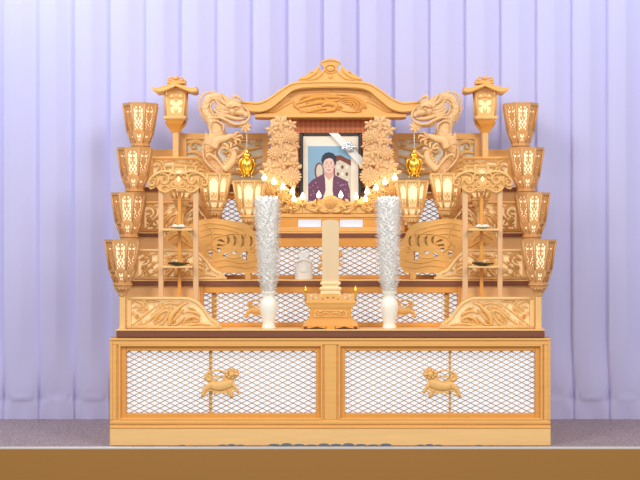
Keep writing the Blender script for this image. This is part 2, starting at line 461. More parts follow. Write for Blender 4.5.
# risers
rn = ['mesh-fronted altar step directly behind the two white vases', 'mesh-fronted altar step behind the cloud boards and plain tablet',
      'mesh-fronted altar step behind the portrait stand and inner lanterns']
def riser(i, lat, fr_, posts, lions):
    d = FR[i]+.02+.25                                    # front plane .25 .5 .75
    d = .25*(i+1)
    t = thing('altar_step', (0, d, TOPS[i]), rn[i], 'altar step', 'mesh-fronted altar steps')
    za, zb = TOPS[i], BOT[i+1]
    for sg in (-1, 1):
        e = X(fr_[0], d) if sg < 0 else X(fr_[1], d)
        m = MB(); o_, i_ = sg*(XS-.01), sg*(XS-.03)
        pl = [(o_, d+.001), (e, d+.001), (e, d+.04), (i_, d+.04), (i_, d+.25), (o_, d+.25)]
        m.loft([[(a, c, za) for a, c in pl], [(a, c, zb) for a, c in pl]], sm=False)
        m.build('side_board', POSTW0, t)
    fz0, fz1 = 240+(CZ-za)/s(d), 240+(CZ-zb)/s(d)
    mesh_window(t, fr_[0], fz1, fr_[1], fz0, lat[0], lat[1], lat[2], lat[3], d-.004, lions, posts, th=.03)
    return t
riser(0, (203.5, 293, 457.5, 322.6), (200, 461), [(211, 216), (445, 450)], [(258, 308.5, .68, .248, 1), (403, 308.5, .68, .248, -1)])
riser(1, (203.5, 247, 457.5, 275), (198, 463), [], [(330.5, 261, .66, .498, 1)])
riser(2, (222, 199, 439, 225), (216, 445), [], [])
# board behind the uppermost fences
m = MB(); m.box(X(148, .97), X(513, .97), .97, 1.0, TOPS[3], Z(149.5, .97), .004)
tag(m.build('altar_back_board', WOOD), 'low plain back board along the rear of the top altar shelf', 'board')

# ------------------------------------------------------------- carved fences with curved ends
def fence(d, xl, ytop, xr, ybot, arch, label, labelr, idx):
    ybot = 240+(CZ-TOPS[idx])/s(d) - .03
    """xl left end, ytop top rail, arch list of px points of the sloping end down to the bottom rail"""
    t = thing('carved_fence', P((xl+xr)/2, ybot, d), label, 'carved fence', 'carved fences on the altar ends')
    w = 3.3
    bot = ybot
    ls = [(xl, bot), (xl, ytop)] + arch + [(xr, bot)]
    inner = [(xl+4.0, bot-2.5), (xl+4.0, ytop+w)]
    ap = arch
    for i, (a, c) in enumerate(ap):
        if i == 0: inner.append((a, c+w)); continue
        p = Vector(ap[i-1]); q = Vector(ap[min(i+1, len(ap)-1)])
        t_ = (q-p).normalized(); n = Vector((-t_.y, t_.x))
        pt = Vector((a, c)) + n*w
        if pt.y < bot-3.0: inner.append((pt.x, pt.y))
    inner.append((inner[-1][0]+1.5, bot-2.5))
    m = MB(); m.prism(ls, d, .034, [inner])
    m.sw([(xl+1, ytop+1.4)] + [(a-1, c+1.6) for a, c in arch], [1.3]*4, d, 1.0, 24)
    m.sw([(xl, bot-1.5), (xr, bot-1.5)], [1.2, 1.2], d, 1.4, 2)
    m.curl(xr-5.5, bot-4.0, 2.6, 1.1, 1.2, 1, 1.1, d, 1.5)
    m.build('frame', WOOD if d > .3 else PALE, t)
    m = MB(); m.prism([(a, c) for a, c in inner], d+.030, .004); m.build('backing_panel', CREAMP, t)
    # carved leaves, blossoms and birds of the panel
    m = MB(); dd = d+.022; H = bot-ytop
    ix = lambda u: xl+4+u*(xr-xl-8)
    iy = lambda v: ytop+w+v*(H-w-2.5)
    def st(pts, wd, h=1.6): m.sw([(ix(u), iy(v)) for u, v in pts], [q*.8 for q in wd], dd-.003, h*1.6)
    st([(0, .12), (.06, .02), (.13, .12), (.15, .35), (.1, .5)], [1, 2, 2.2, 1.4, .4])
    st([(.02, .3), (.07, .22), (.1, .35), (.06, .45)], [1, 1.6, 1.2, .5])
    st([(.02, .95), (.1, .72), (.2, .45), (.33, .15)], [.6, 1.6, 1.5, .3])
    st([(.12, .95), (.2, .8), (.3, .5), (.42, .22)], [.4, 1.6, 2.2, .4])
    st([(.28, .98), (.27, .75), (.36, .45), (.43, .42), (.42, .62), (.36, .9), (.28, .98)], [1, 1.8, 2, 1.8, 1.6, 1.8, 1], 2)
    st([(.3, .9), (.35, .72), (.4, .5)], [.6, 2.2, 1], 2.4)
    st([(.44, .98), (.46, .62), (.53, .35), (.58, .2), (.66, .08)], [2.0, 3.9, 3.2, 2.2, 1.2], 2.6)
    for q in range(4): m.sw([(ix(.45+q*.03), iy(.92-q*.06)), (ix(.50+q*.025), iy(.70-q*.07)), (ix(.54+q*.02), iy(.5-q*.06))], [.3, .7, .3], dd-.018, 1.2)
    st([(.43, .9), (.5, .95), (.57, .8), (.62, .62)], [.8, 1.6, 1.6, .6], 2)
    st([(.36, .2), (.45, .1), (.54, .15), (.6, .05)], [.4, 1.8, 1.8, .4])
    st([(.15, .12), (.24, .04), (.34, .06)], [.5, 1.7, .4])
    st([(.6, .95), (.64, .72), (.72, .62), (.78, .75), (.72, .85)], [1, 2.4, 2.4, 1.8, 1], 2.2)
    st([(.6, .5), (.68, .42), (.76, .5), (.8, .62)], [.8, 2.3, 2.0, .5], 2)
    st([(.64, .28), (.7, .3), (.75, .4)], [.5, 1.7, .4])
    st([(.52, .98), (.66, .95), (.8, .9), (.92, .97)], [1.2, 1.8, 1.8, .8])
    st([(.0, .98), (.2, .98), (.4, 1.0), (.5, .99)], [.8, 1.3, 1.3, .8])
    m.flower(ix(.07), iy(.62), 3.0, dd, 8, 1.5, layers=1)
    m.flower(ix(.68), iy(.72), 3.2, dd, 8, 1.8, layers=1)
    rr = random.Random(40+idx)
    A, B = Vector(arch[0]), Vector(arch[-1])
    def inside(x, y):
        if y > bot-3.5 or x < xl+5 or y < ytop+w+1: return False
        for p, q in zip(arch, arch[1:]):
            if p[0] <= x <= q[0]: return y > p[1]+(q[1]-p[1])*(x-p[0])/(q[0]-p[0]) + w+1.5
        return x < arch[0][0]
    n = 0
    while n < 70:
        x, y = rr.uniform(xl+5, xr-8), rr.uniform(ytop+w+1, bot-3)
        if not inside(x, y): continue
        n += 1
        if n % 4 == 0: m.curl(x, y, rr.uniform(1.6, 2.6), 1.1, rr.uniform(0, 6), rr.choice((-1, 1)), .8, dd-.004, 1.8)
        else:
            a = rr.uniform(.2, 1.2) if n % 3 else rr.uniform(2, 3.4); L_ = rr.uniform(4, 7)
            if inside(x+math.cos(a)*L_, y-math.sin(a)*L_): m.leaf(x, y, a, L_, rr.uniform(.9, 1.5), dd-.002, 2.0, rr.uniform(-.3, .3))
    m.build('carving', CARVE, t)
    mirror(t, labelr)
fd = 'carved end fence on the altar\'s %s side, %s'
fence(.06, 127, 297, 222, 328.4, [(185, 297), (192, 298.2), (199, 302), (205, 308.5), (209.5, 315.5), (213, 319), (217, 321), (220, 324)],
      fd % ('left', 'lowest of four, just above the base cabinet'), fd % ('right', 'lowest of four, just above the base cabinet'), 0)
fence(.245, 134, 249, 227, 279.0, [(188, 249), (195, 250), (201, 253.5), (207, 260), (212, 266.5), (216, 270), (220, 271.5), (224, 275)],
      fd % ('left', 'second from the bottom'), fd % ('right', 'second from the bottom'), 1)
fence(.55, 140, 201, 224, 232.0, [(188, 201), (195, 202), (201, 205.5), (206, 212), (211, 219), (215, 223), (219, 226), (222, 229)],
      fd % ('left', 'third from the bottom'), fd % ('right', 'third from the bottom'), 2)
fence(.80, 149, 156.5, 228, 188.0, [(192, 156.5), (199, 157.5), (204, 161), (209, 168), (213, 174), (217, 178), (221, 181), (225, 185)],
      fd % ('left', 'topmost, behind the display stand crest'), fd % ('right', 'topmost, behind the display stand crest'), 3)

# ------------------------------------------------------------- cup lanterns
def oct_pt(r, i):                                       # octagon with a flat facing front
    a = -PI/2 + PI/8 + i*PI/4
    return math.cos(a)*r, math.sin(a)*r
C8 = math.cos(PI/8)
def fret_solid_ornate(u, v):
    """u -1..1 across, v 0..1 up; True where wood"""
    a = abs(u)*.97
    if a > .84 or v < .05 or v > .94: return True
    # lozenges and leaves pierced through the face
    def ell(cu, cv, ru, rv, rot=0):
        x, y = (a-cu), (v-cv)*1.9
        c, e = math.cos(rot), math.sin(rot)
        x, y = x*c+y*e, -x*e+y*c
        return (x/ru)**2 + (y/rv)**2 < 1
    holes = [ell(.30, .90, .17, .08, .2), ell(.56, .78, .20, .13, .8), ell(.24, .76, .12, .13, -.6), ell(.60, .62, .16, .14, -.8), ell(.26, .60, .12, .13, .7),
             ell(.56, .47, .22, .11, .6), ell(.0, .45, .11, .14), ell(.30, .36, .13, .13, -.6), ell(.60, .29, .14, .16, .1), ell(.0, .26, .16, .10), ell(.34, .17, .18, .09, .6), ell(.62, .11, .14, .07)]
    return not any(holes)
def fret_solid_arch(u, v):
    a = abs(u)
    if a > .91 or v < .03 or v > .95: return True
    # big ogee window above, scrollwork in the lower third, small pierced spandrels on top
    top = .90 - .55*a**1.0 if a < .25 else .90-.1375-(a-.25)*.35
    w = .86 if v < .64 else .86*(1-((v-.64)/.29)**1.5) if v < .93 else 0
    if v > .36 and a < w: return False
    def ell(cu, cv, ru, rv): return ((a-cu)/ru)**2 + ((v-cv)/rv)**2 < 1
    if v <= .36:
        # scroll silhouettes stand in the opening
        sol = (a < .10) or abs(math.hypot((a-.38)/1.0, (v-.26)*1.8)-.2) < .06 or abs(math.hypot((a-.36), (v-.10)*1.8)-.17) < .06 or a > .82
        return sol
    if ell(.66, .84, .10, .045) or ell(.40, .90, .09, .035) or ell(.78, .70, .06, .05): return False
    return True
def cup_lantern(px, ytop, d, zfoot, W, yrim, ymid, ybot, solid, glass, nxy, label, labelr, group, bracket_h, wood=LANT, post_w=3.0):
    """W half width at the rim, in px; ytop rim top; ymid joint; ybot bottom of cup"""
    k = s(d); c = P(px, 0, d)
    t = thing('cup_lantern' if solid is fret_solid_ornate else 'arched_lantern', (c.x, d, zfoot), label, 'lantern', group)
    zt, zr, zm, zb = (Z(y, d) for y in (ytop, yrim, ymid, ybot))
    R = W*k/C8
    prof = [(zb, R*.44), (zm, R*.70), (zr, R*.95)]
    def RR(z):
        for (a, ra), (e, re) in zip(prof, prof[1:]):
            if z <= e: return ra + (re-ra)*(z-a)/(e-a)
        return prof[-1][1]
    m = MB()
    th = .006
    # rim, waist and base rings
    for z0, z1, r0, r1 in ((zr-.004, zt, R*.97, R), (zm-.007, zm+.005, R*.73, R*.77), (zb-.006, zb+.006, R*.50, R*.51)):
        ring = lambda r, z: [(c.x+oct_pt(r, i)[0], d+oct_pt(r, i)[1], z) for i in range(8)]
        m.loft([ring(r0, z0), ring(r1, z1), ring(r1-.012, z1), ring(r0-.012, z0), ring(r0, z0)], cap=False, sm=False)
    for i in range(8):                                  # corner ribs
        for (za, ra), (ze, re) in zip(prof, prof[1:]):
            p, q = oct_pt(ra, i), oct_pt(re, i)
            m.tube([Vector((c.x+p[0], d+p[1], za)), Vector((c.x+q[0], d+q[1], ze))], [.0070, .0080], 4, 1)
    m.build('cage', wood, t)
    # pierced faces
    m = MB(); nx, ny = nxy
    for i in range(8):
        for (za, ze, nv, lower) in ((zm, zr, ny, False), (zb, zm, max(6, ny//4), True)):
            grid = {}
            def gv(a, e):
                if (a, e) not in grid:
                    z = za + (ze-za)*e/nv; r = RR(z)-.006
                    p, q = oct_pt(r, i), oct_pt(r, (i+1) % 8)
                    u = a/nx
                    grid[(a, e)] = m.v((c.x+p[0]+(q[0]-p[0])*u, d+p[1]+(q[1]-p[1])*u, z))
                return grid[(a, e)]
            for a in range(nx):
                for e in range(nv):
                    u, v = (a+.5)/nx*2-1, (e+.5)/nv
                    if lower:
                        if solid is fret_solid_ornate:
                            so = not (((abs(u)-.28)/.2)**2 + ((v-.66)/.16)**2 < 1 or ((abs(u)-.22)/.16)**2+((v-.34)/.12)**2 < 1 or abs(u) < .08 and .42 < v < .6)
                        else: so = abs(u) > .82 or v < .25 or v > .86
                    else: so = solid(u, v)
                    if so: m.f([gv(a, e), gv(a+1, e), gv(a+1, e+1), gv(a, e+1)], False)
    bmesh.ops.recalc_face_normals(m.bm, faces=m.bm.faces[:]); bmesh.ops.solidify(m.bm, geom=m.bm.faces[:], thickness=.010 if solid is fret_solid_ornate else .003)
    m.build('pierced_panels', wood, t)
    m = MB()
    ring = lambda r, z: [(c.x+oct_pt(r, i)[0], d+oct_pt(r, i)[1], z) for i in range(8)]
    m.loft([ring(prof[0][1]-.018, zb+.002), ring(prof[1][1]-.018, zm), ring(prof[2][1]-.020, zr-.002)], cap=True, sm=False)
    m.build('glass', glass, t)
    # bracket and post
    m = MB(); m.smooth = False
    zh = zb-.006
    b_ = bracket_h*k
    sq = PI/8+0
    m.lathe((c.x, d, zh), [(R*.56, 0), (R*.56, -.006), (R*.48, -.010), (R*.46, -b_*.30), (R*.36, -b_*.52), (R*.28, -b_*.62), (R*.25, -b_*.9), (R*.12, -b_)][::-1], 8, True, False, PI/8)
    for dx in (-1, 0, 1): m.dome(px+dx*3.0, ybot+bracket_h*.45, 1.3, d-R*.47, 1.2, 8)
    m.build('bracket', wood, t)
    m = MB(); w = post_w*k
    m.box(c.x-w, c.x+w, d-w, d+w, zfoot, zh-b_*.5, .003)
    m.box(c.x-w*1.12, c.x+w*1.12, d-w*1.12, d+w*1.12, zfoot, zfoot+.010, .002)
    m.build('post', WOODV, t)
    return mirror(t, labelr) if labelr else t
lv = ['lowest of four in the stack', 'second from the bottom of the stack', 'third from the bottom of the stack', 'topmost of the stack of four']
XL = -1.297
for i, (yt, ym, yb) in enumerate([(239.5, 270.5, 283.0), (192.8, 223.0, 235.0), (148.0, 177.0, 189.5), (104.0, 132.5, 144.5)]):
    d = .055 + .25*i
    px = 330.5 + XL/s(d)
    cup_lantern(px, yt, d, TOPS[i], 17.3*K/s(d)*(1+.03*i), yt+2, ym, yb, fret_solid_ornate, OPAL, (22, 44),
                'octagonal pierced lantern, left end of altar, ' + lv[i],
                'octagonal pierced lantern, right end of altar, ' + lv[i], 'pierced lanterns up the altar ends', 13)
for px, yt, ym, yb, d, lab in ((214.8, 173.5, 201.5, 208.5, .42, 'middle of the three in its row, under the dragon'),
                               (249.2, 180.5, 208.0, 215.5, .385, 'innermost of its row, just above the white flowers'),
                               (181.0, 165.5, 192.0, 198.5, .385, 'outermost of its row, behind the display stand crest')):
    cup_lantern(px, yt, d, TOPS[1], 16.2, yt+1.6, ym, yb, fret_solid_arch, SOFTG, (24, 40),
                'lit arch-windowed lantern on the left, ' + lab, 'lit arch-windowed lantern on the right, ' + lab, 'arch-windowed inner lanterns', 13, WOODV)

# ------------------------------------------------------------- roofed lanterns
def roofed(label, labelr):
    d = .86; px = 176; k = s(d); c = P(px, 0, d)
    t = thing('roofed_lantern', (c.x, d, TOPS[3]), label, 'lantern', 'roofed lanterns')
    m = MB()
    N = 16
    def roof_z(u, v, lower):
        a = abs(u)
        return 83.2 + 6.0*min(1, a/.85)**.8 - 1.6*max(0, (a-.85)/.15)**1.3 + .8*abs(v)**2
    for lower in (False, True):
        g = [[None]*(N+1) for _ in range(N+1)]
        for i in range(N+1):
            for j in range(N+1):
                u, v = i/N*2-1, j/N*2-1
                g[i][j] = m.v((c.x+u*21.5*k, d+v*17*k, Z(roof_z(u, v, False)+(3.9 if lower else 0), d)))
        for i in range(N):
            for j in range(N): m.f([g[i][j], g[i+1][j], g[i+1][j+1], g[i][j+1]], True)
        if not lower: g0 = g
    for i in range(N):
        for j in (0, N):
            m.f([g0[i][j], g0[i+1][j], g[i+1][j], g[i][j]], False); m.f([g0[j][i], g0[j][i+1], g[j][i+1], g[j][i]], False)
    for sx in (-1, 1):                                   # front corner ridges
        m.tube([P(px+sx*.5, 85.4, d-17*k), P(px+sx*7, 88.0, d-17*k), P(px+sx*14, 90.6, d-17*k), P(px+sx*18.5, 91.0, d-17*k), P(px+sx*21.2, 89.4, d-17*k)], [.010, .011, .013, .015, .013], 8)
    m.build('roof', WOOD, t)
    m = MB()
    m.pbox(px-9, 79.8, px+9, 83.6, d-.055, d+.055, .004)
    m.curl(px-5.5, 79.5, 2.6, .9, 0, 1, 1.2, d-.056, 1.5); m.curl(px+5.5, 79.5, 2.6, .9, PI, -1, 1.2, d-.056, 1.5)
    m.dome(px, 78.2, 2.4, d-.05, 2.4, 10); m.pbox(px-2, 76.2, px+2, 80, d-.045, d+.02, .004)
    m.build('ridge_ornament', WOOD, t)
    m = MB()                                            # tapering body frame
    def sqr(h, y): z = Z(y, d); return [(c.x-h, d-h, z), (c.x+h, d-h, z), (c.x+h, d+h, z), (c.x-h, d+h, z)]
    hb, ht = 9.0*k, 10.2*k
    for sx in (-1, 1):
        for sy in (-1, 1):
            m.tube([Vector((c.x+sx*hb, d+sy*hb, Z(117, d))), Vector((c.x+sx*ht, d+sy*ht, Z(90.5, d)))], [.008, .008], 4, 1)
    m.loft([sqr(11*k, 117), sqr(11*k, 119), sqr(10*k, 120.4)], sm=False)
    m.loft([sqr(10.2*k, 89.0), sqr(10.4*k, 92.8)], sm=False)
    m.build('body_frame', WOODV, t)
    m = MB(); m.loft([sqr(hb-.006, 117), sqr(ht-.008, 92)], sm=False); m.build('glass', AMBER, t)
    m = MB(); f = d-hb-.005
    m.prism([(px-8.4, 117), (px-9.0, 96), (px-9.2, 91), (px+9.2, 91), (px+9.0, 96), (px+8.4, 117)], f, .003,
            [[(px-6.0, 104), (px-6.5, 101), (px-3.8, 99.2), (px-1, 101), (px, 103.4), (px+1, 101), (px+3.8, 99.2), (px+6.5, 101), (px+6.0, 104), (px+2.5, 105.8), (px+6.2, 107.5), (px+5, 112), (px+2.2, 113.5), (px+1.6, 107.5), (px, 111), (px-1.6, 107.5), (px-2.2, 113.5), (px-5, 112), (px-6.2, 107.5), (px-2.5, 105.8)],
             [(px-6, 96.4), (px-5, 94.2), (px-2, 95.6), (px, 94.0), (px+2, 95.6), (px+5, 94.2), (px+6, 96.4), (px, 97.2)]])
    m.sw([(px-10, 95.5), (px-5, 97.6), (px, 96.2), (px+5, 97.6), (px+10, 95.5)], [.8, 1.1, 1.1, 1.1, .8], f, 1.2)
    m.build('pierced_panel', CARVE, t)
    m = MB()
    m.loft([sqr(3.0*k, 133), sqr(5.0*k, 128), sqr(7.6*k, 124), sqr(9.4*k, 120.4)], sm=False)
    for sx in (-1, 1):
        m.sw([(px+sx*9.8, 121.5), (px+sx*8.2, 125), (px+sx*5.8, 128), (px+sx*3.6, 133)], [1.4, 1.3, 1.2, .8], d-.02, 2)
    m.build('bracket', HONEY, t)
    m = MB(); m.box(c.x-3*k, c.x+3*k, d-3*k, d+3*k, TOPS[3], Z(131, d), .003); m.build('post', WOODV, t)
    mirror(t, labelr)
roofed('small wooden lantern with upswept roof on a tall post, left of the dragons', 'small wooden lantern with upswept roof on a tall post, right of the dragons')

# ------------------------------------------------------------- openwork wing panels behind the dragons
def wing(label, labelr):
    d = .90
    t = thing('openwork_panel', P(224, 189.0, d), label, 'carved panel', 'openwork panels behind the dragons')
    yf = 240+(CZ-TOPS[3])/s(d)-.03
    m = MB(); m.prism([(180, yf), (180, 133.2), (269, 133.2), (269, yf)], d, .03, [[(186.5, 179), (186.5, 139), (262.5, 139), (262.5, 179)]])
    m.build('frame', WOOD, t)
    m = MB(); m.prism([(186.5, 179), (186.5, 139), (262.5, 139), (262.5, 179)], d+.022, .004); m.build('backing_panel', GREYP, t)
    m = MB(); D = d+.012
    def st(p, w, h=2): m.sw(p, w, D, h)
    st([(187, 143), (197, 141), (206, 147), (214, 150)], [1.5, 2.4, 2.2, 1])
    st([(187, 153), (196, 152), (206, 157), (220, 158)], [1, 2.2, 2.4, 1])
    st([(188, 165), (200, 160), (215, 164), (228, 163)], [1, 2, 2.4, 1])
    st([(187, 175), (200, 171), (215, 175), (232, 172), (250, 174), (262, 168)], [1, 2.2, 2.4, 2.4, 2, 1])
    st([(222, 146), (236, 144), (248, 149), (262, 147)], [1, 2, 2.2, 1.2])
    st([(222, 139), (232, 141), (246, 141), (252, 144)], [1, 1.6, 1.6, .6])
    st([(226, 156), (238, 152), (250, 158), (262, 156)], [1, 2, 2, 1])
    st([(228, 168), (240, 162), (252, 166), (262, 163)], [1, 2, 2, 1])
    m.curl(258, 143, 4, 1.2, .3, 1, 1.3, D, 2); m.curl(194, 146, 4.4, 1.2, .3, 1, 1.3, D, 2)
    m.curl(239, 158, 4.5, 1.3, 2, -1, 1.3, D, 2); m.curl(201, 167, 4, 1.3, 2, -1, 1.3, D, 2); m.curl(226, 150, 4.6, 1.3, 1, 1, 1.4, D, 2)
    m.curl(254, 170, 3.6, 1.3, 1, 1, 1.2, D, 2)
    for a, (cx, cy) in enumerate([(192, 158), (210, 142), (232, 148), (246, 153), (256, 160), (216, 168), (236, 166), (206, 153)]):
        m.leaf(cx, cy, .3+a*.9, 9, 1.9, D, 2)
    m.build('carving', CARVE, t)
    mirror(t, labelr)
wing('upright openwork scroll panel behind the left dragon', 'upright openwork scroll panel behind the right dragon')

# ------------------------------------------------------------- dragons
def dragon(label, labelr):
    d = .62; k = s(d)
    t = thing('carved_dragon', (X(232, d), d, TOPS[2]), label, 'dragon carving', 'carved dragons')
    m = MB()
    T = lambda pts, r, flat=.9, n=12: m.ptube(pts, r, d, n, flat)
    # one long body from the neck over the arch and down to the shelf
    T([(230, 111, d-.03), (225, 103, d-.02), (217, 97.8, d), (210.0, 98.8, d), (206.8, 104.8, d), (207.6, 112.5, d), (212.5, 119.5, d-.01), (216, 127.5, d-.03),
       (217.5, 135, d-.03), (213.5, 142, d-.02), (209.5, 149.5, d), (210, 157, d+.02), (215, 164.5, d+.02), (221, 171.5, d), (222, 180, d+.01), (217, 190, d), (214.5, 204, d), (215, 219, d), (215, 231.0, d)],
      [4.4, 5.0, 4.8, 4.8, 5.1, 5.8, 6.8, 7.6, 8.2, 8.6, 8.6, 8.6, 8.2, 7.4, 6.2, 5.2, 4.8, 4.8, 5.5])
    # raised belly edge that follows the outer side of the coil
    for pts in ([(219, 101.5), (212.6, 102.5), (210.8, 107), (213, 113.5), (218.6, 120), (222, 127)], [(204, 146), (203, 153), (205, 160), (211, 167.5), (219, 174.5)],
                [(209, 127), (210.5, 133), (208, 139)], [(215, 151), (215.5, 156), (219.5, 161.5), (226, 168.5)]):
        m.sw(pts, [.5, 1.1, 1.1, .5], d-.048, 1.8)
    m.build('body', DRAG, t)
    D = d-.055
    m = MB()
    st = lambda p, w, h=2.0, dd=D: m.sw(p, w, dd, h)
    # back ridge fins along the arch
    ridge = cr_spline([(223, 95.5), (214, 91.8), (205.5, 93), (200, 99), (199, 107), (201.5, 115), (205, 121)], 20)
    for i, q in enumerate(ridge):
        c = Vector((212, 106)); o = (q-c).normalized()
        m.sw([(q.x-o.x*1.5, q.y-o.y*1.5), (q.x+o.x*1.5, q.y+o.y*1.5)], [1.5, .3], d, 1.4, 3)
    m.build('back_fins', PINK, t)
    # head
    m = MB(); st = lambda p, w, h=2.0, dd=D: m.sw(p, w, dd, h)
    m.dome(234, 111.5, 8.5, d-.02, 9, 14, 6.5)
    st([(226, 107), (233, 104.5), (240, 107.5), (244, 111)], [2.5, 4.2, 3.6, 2.2], 5)       # brow and muzzle
    st([(236, 112), (242, 113), (247, 114.5)], [3.2, 3.6, 2.6], 6)
    m.dome(246.3, 115, 3.2, D-.02, 3.0, 10)                                                # nose
    st([(226, 116), (234, 118.5), (241, 119), (246, 118.5)], [2.4, 2.4, 2, 1.0], 4)         # upper lip
    st([(222, 119), (230, 124), (238, 125.2), (244, 122.5)], [2, 2.4, 2.2, 1.0], 3.6)       # jaw
    for i in range(6): st([(227+i*3, 124.8+math.sin(i)*.4), (226.5+i*3, 127.8)], [1.1, .2], 1.5)
    m.dome(236.2, 109.0, 1.5, D-.03, 2.2, 8)                                               # eye
    st([(231, 107.6), (236, 105.6), (240, 107.2)], [.8, 1.3, .7], 3.6, D-.02)
    m.build('head', PINK, t)
    m = MB(); st = lambda p, w, h=2.0, dd=D: m.sw(p, w, dd, h)
    st([(231, 104), (233.5, 100.5), (238, 101.5), (241, 103)], [1.2, 1.7, 1.5, .5], 2.5)
    st([(237, 103), (233.5, 98), (235, 96), (239, 97.8), (242, 101)], [1, 1.8, 1.7, 1.4, .5], 2.5)
    st([(228, 104), (227.5, 99), (229, 97.5)], [1.4, 1.2, .3], 2)
    m.build('horn', PINK, t)
    m = MB(); st = lambda p, w, h=2.0, dd=D: m.sw(p, w, dd, h)
    st([(210.5, 118.2), (219, 117.4), (227, 120.5), (234, 124), (243, 123.5), (249, 118.5), (248.6, 112.5), (245.5, 107.5), (241, 104.5)], [.6, 1.2, 1.5, 1.5, 1.4, 1.2, 1, .8, .3], 2.6, D-.03)
    m.build('whisker', PINK, t)
    m = MB(); st = lambda p, w, h=2.0, dd=D: m.sw(p, w, dd, h)
    for q in ([(230, 106), (222, 101), (220, 93.5)], [(229, 110), (220, 105), (213.5, 97)], [(229, 113), (219, 110), (213, 102)], [(228, 116), (220, 114), (214, 107.5)],
              [(226, 114), (218, 113), (213.5, 108)], [(228, 118), (219, 115.5), (213, 114)], [(226, 109), (219.5, 107.5), (216.5, 101)], [(229, 104), (225, 98), (221, 92.5)], [(227, 116), (221, 117.5), (215.5, 113.5)], [(231, 103), (228, 98.5), (226.5, 95)]):
        st(q, [1.9, 1.9, 1.2, .25], 2.6)
    m.build('mane', PINK, t)
    # forelegs with claws
    def leg(path, rad, claws):
        m = MB(); m.ptube([(a, c, D-.01) for a, c in path], rad, None, 10)
        for q in claws: m.sw(q, [1.3, 1.2, .25], D-.02, 2.2)
        m.build('foreleg', PINK, t)
    leg([(214, 148), (217, 141), (225, 138.5), (232, 136), (237, 139)], [4, 4.6, 3.6, 2.6, 2.4],
        [[(236, 137), (241, 135.5), (243, 139)], [(236, 139), (240, 140.5), (240, 144)], [(235, 140), (236, 144), (233, 146)], [(234, 136), (237, 132.5), (240, 133)]])
    leg([(224, 170), (232, 162), (234, 153), (229, 149)], [4, 3.6, 3, 2.4],
        [[(229, 149), (223, 148), (222, 152)], [(229, 148), (225, 144), (222, 145)], [(231, 148), (231, 143.5), (228, 142)], [(232, 150), (237, 148), (238, 151)]])
    m = MB(); st = lambda p, w, h=2.0, dd=D: m.sw(p, w, dd, h)
    for i in range(6):                                      # spiky elbow tufts
        st([(213, 146-i*1.2), (207, 143.5-i*1.5), (202.2+i*.7, 143-i*2.4)], [1.3, 1.1, .2], 2)
    for i in range(6): st([(222+i*1.6, 165-i*2.4), (228+i*1.6, 168-i*2.2), (231+i*1.8, 172-i*2.6)], [1.2, 1.2, .2], 2)
    for q in ([(236, 158), (243, 154), (246, 148)], [(238, 164), (245, 160), (249, 155)], [(236, 170), (243, 168), (248, 163)]):
        st(q, [1.4, 1.5, .3], 2)
    st([(211, 128), (211, 122.5), (217, 121), (223, 125), (223.5, 131)], [.6, 1.1, 1.2, 1.1, .6], 1.6, D-.02)
    st([(206, 158), (208, 154.5), (213, 156), (219, 162), (224, 170)], [.7, 1.2, 1.3, 1.2, .7], 1.6, D-.01)
    m.build('tuft', PINK, t)
    m = MB()                                                # the leaf the dragon holds
    for a in range(7): m.leaf(245.5, 127, -PI/2+a*2*PI/7+.2, 7.2, 1.9, D-.02, 1.8)
    m.dome(245.5, 127, 2.4, D-.02, 2.4)
    m.sw([(243, 121), (245, 125)], [1.4, 1.4], D-.01, 2)
    m.build('held_blossom', PINK, t)
    mirror(t, labelr)
DRAG = mat('dragon_scales', srgb(232, 186, 132), .5)
def scales():
    nt = DRAG.node_tree; b_ = nt.nodes['Principled BSDF']
    tc = nt.nodes.new('ShaderNodeTexCoord'); vo = nt.nodes.new('ShaderNodeTexVoronoi'); vo.inputs['Scale'].default_value = 62
    bp = nt.nodes.new('ShaderNodeBump'); bp.inputs['Strength'].default_value = 1.0; bp.inputs['Distance'].default_value = .006; bp.invert = True
    nt.links.new(tc.outputs['Object'], vo.inputs['Vector']); nt.links.new(vo.outputs['Distance'], bp.inputs['Height'])
    nt.links.new(bp.outputs['Normal'], b_.inputs['Normal'])
scales()
dragon('carved wooden dragon coiling up on the left with its head turned to the portrait', 'carved wooden dragon coiling up on the right with its head turned to the portrait')

# gold hanging lanterns
def gold(label, labelr):
    d = .555; px = 246.8; k = s(d); c = P(px, 178, d)
    t = thing('gold_hanging_lantern', c, label, 'hanging lantern', 'gold hanging lanterns')
    m = MB(); zz = lambda y: Z(y, d)-c.z
    m.lathe(c, [(r*k, zz(y)) for r, y in ((4.6, 174.5), (3.6, 173.6), (5.2, 172), (7.0, 168), (7.4, 164), (6.4, 160.3), (3.6, 158.2), (3.0, 157.3), (4.6, 156.0), (4.9, 154.5), (3.4, 153.2), (1.6, 152.6), (2.3, 151.2), (1.4, 149.8), (.5, 148.8))], 24)
    m.build('gold_body', GOLD, t)
    for i in range(6):
        a = i*PI/3; m = MB()
        pts = [Vector((c.x+math.cos(a)*r*k, d+math.sin(a)*r*k, Z(y, d))) for r, y in ((3.6, 158.6), (6.6, 160.3), (7.6, 164), (7.1, 168.5), (4.6, 173.2), (4.4, 175.8), (5.4, 177.6))]
        m.tube(pts, [.6*k]*6, 6); m.build('rib', GOLD, t)
    m = MB(); m.tube([Vector((c.x, d, Z(149.2, d))), Vector((c.x, d, Z(131, d)))], [.0022, .0022], 6, 1)
    tag(m.build('hanging_cord', WHITE, t), 'thin white hanging cord')
    mirror(t, labelr)
gold('small polished gold lantern hanging from the left dragon', 'small polished gold lantern hanging from the right dragon')

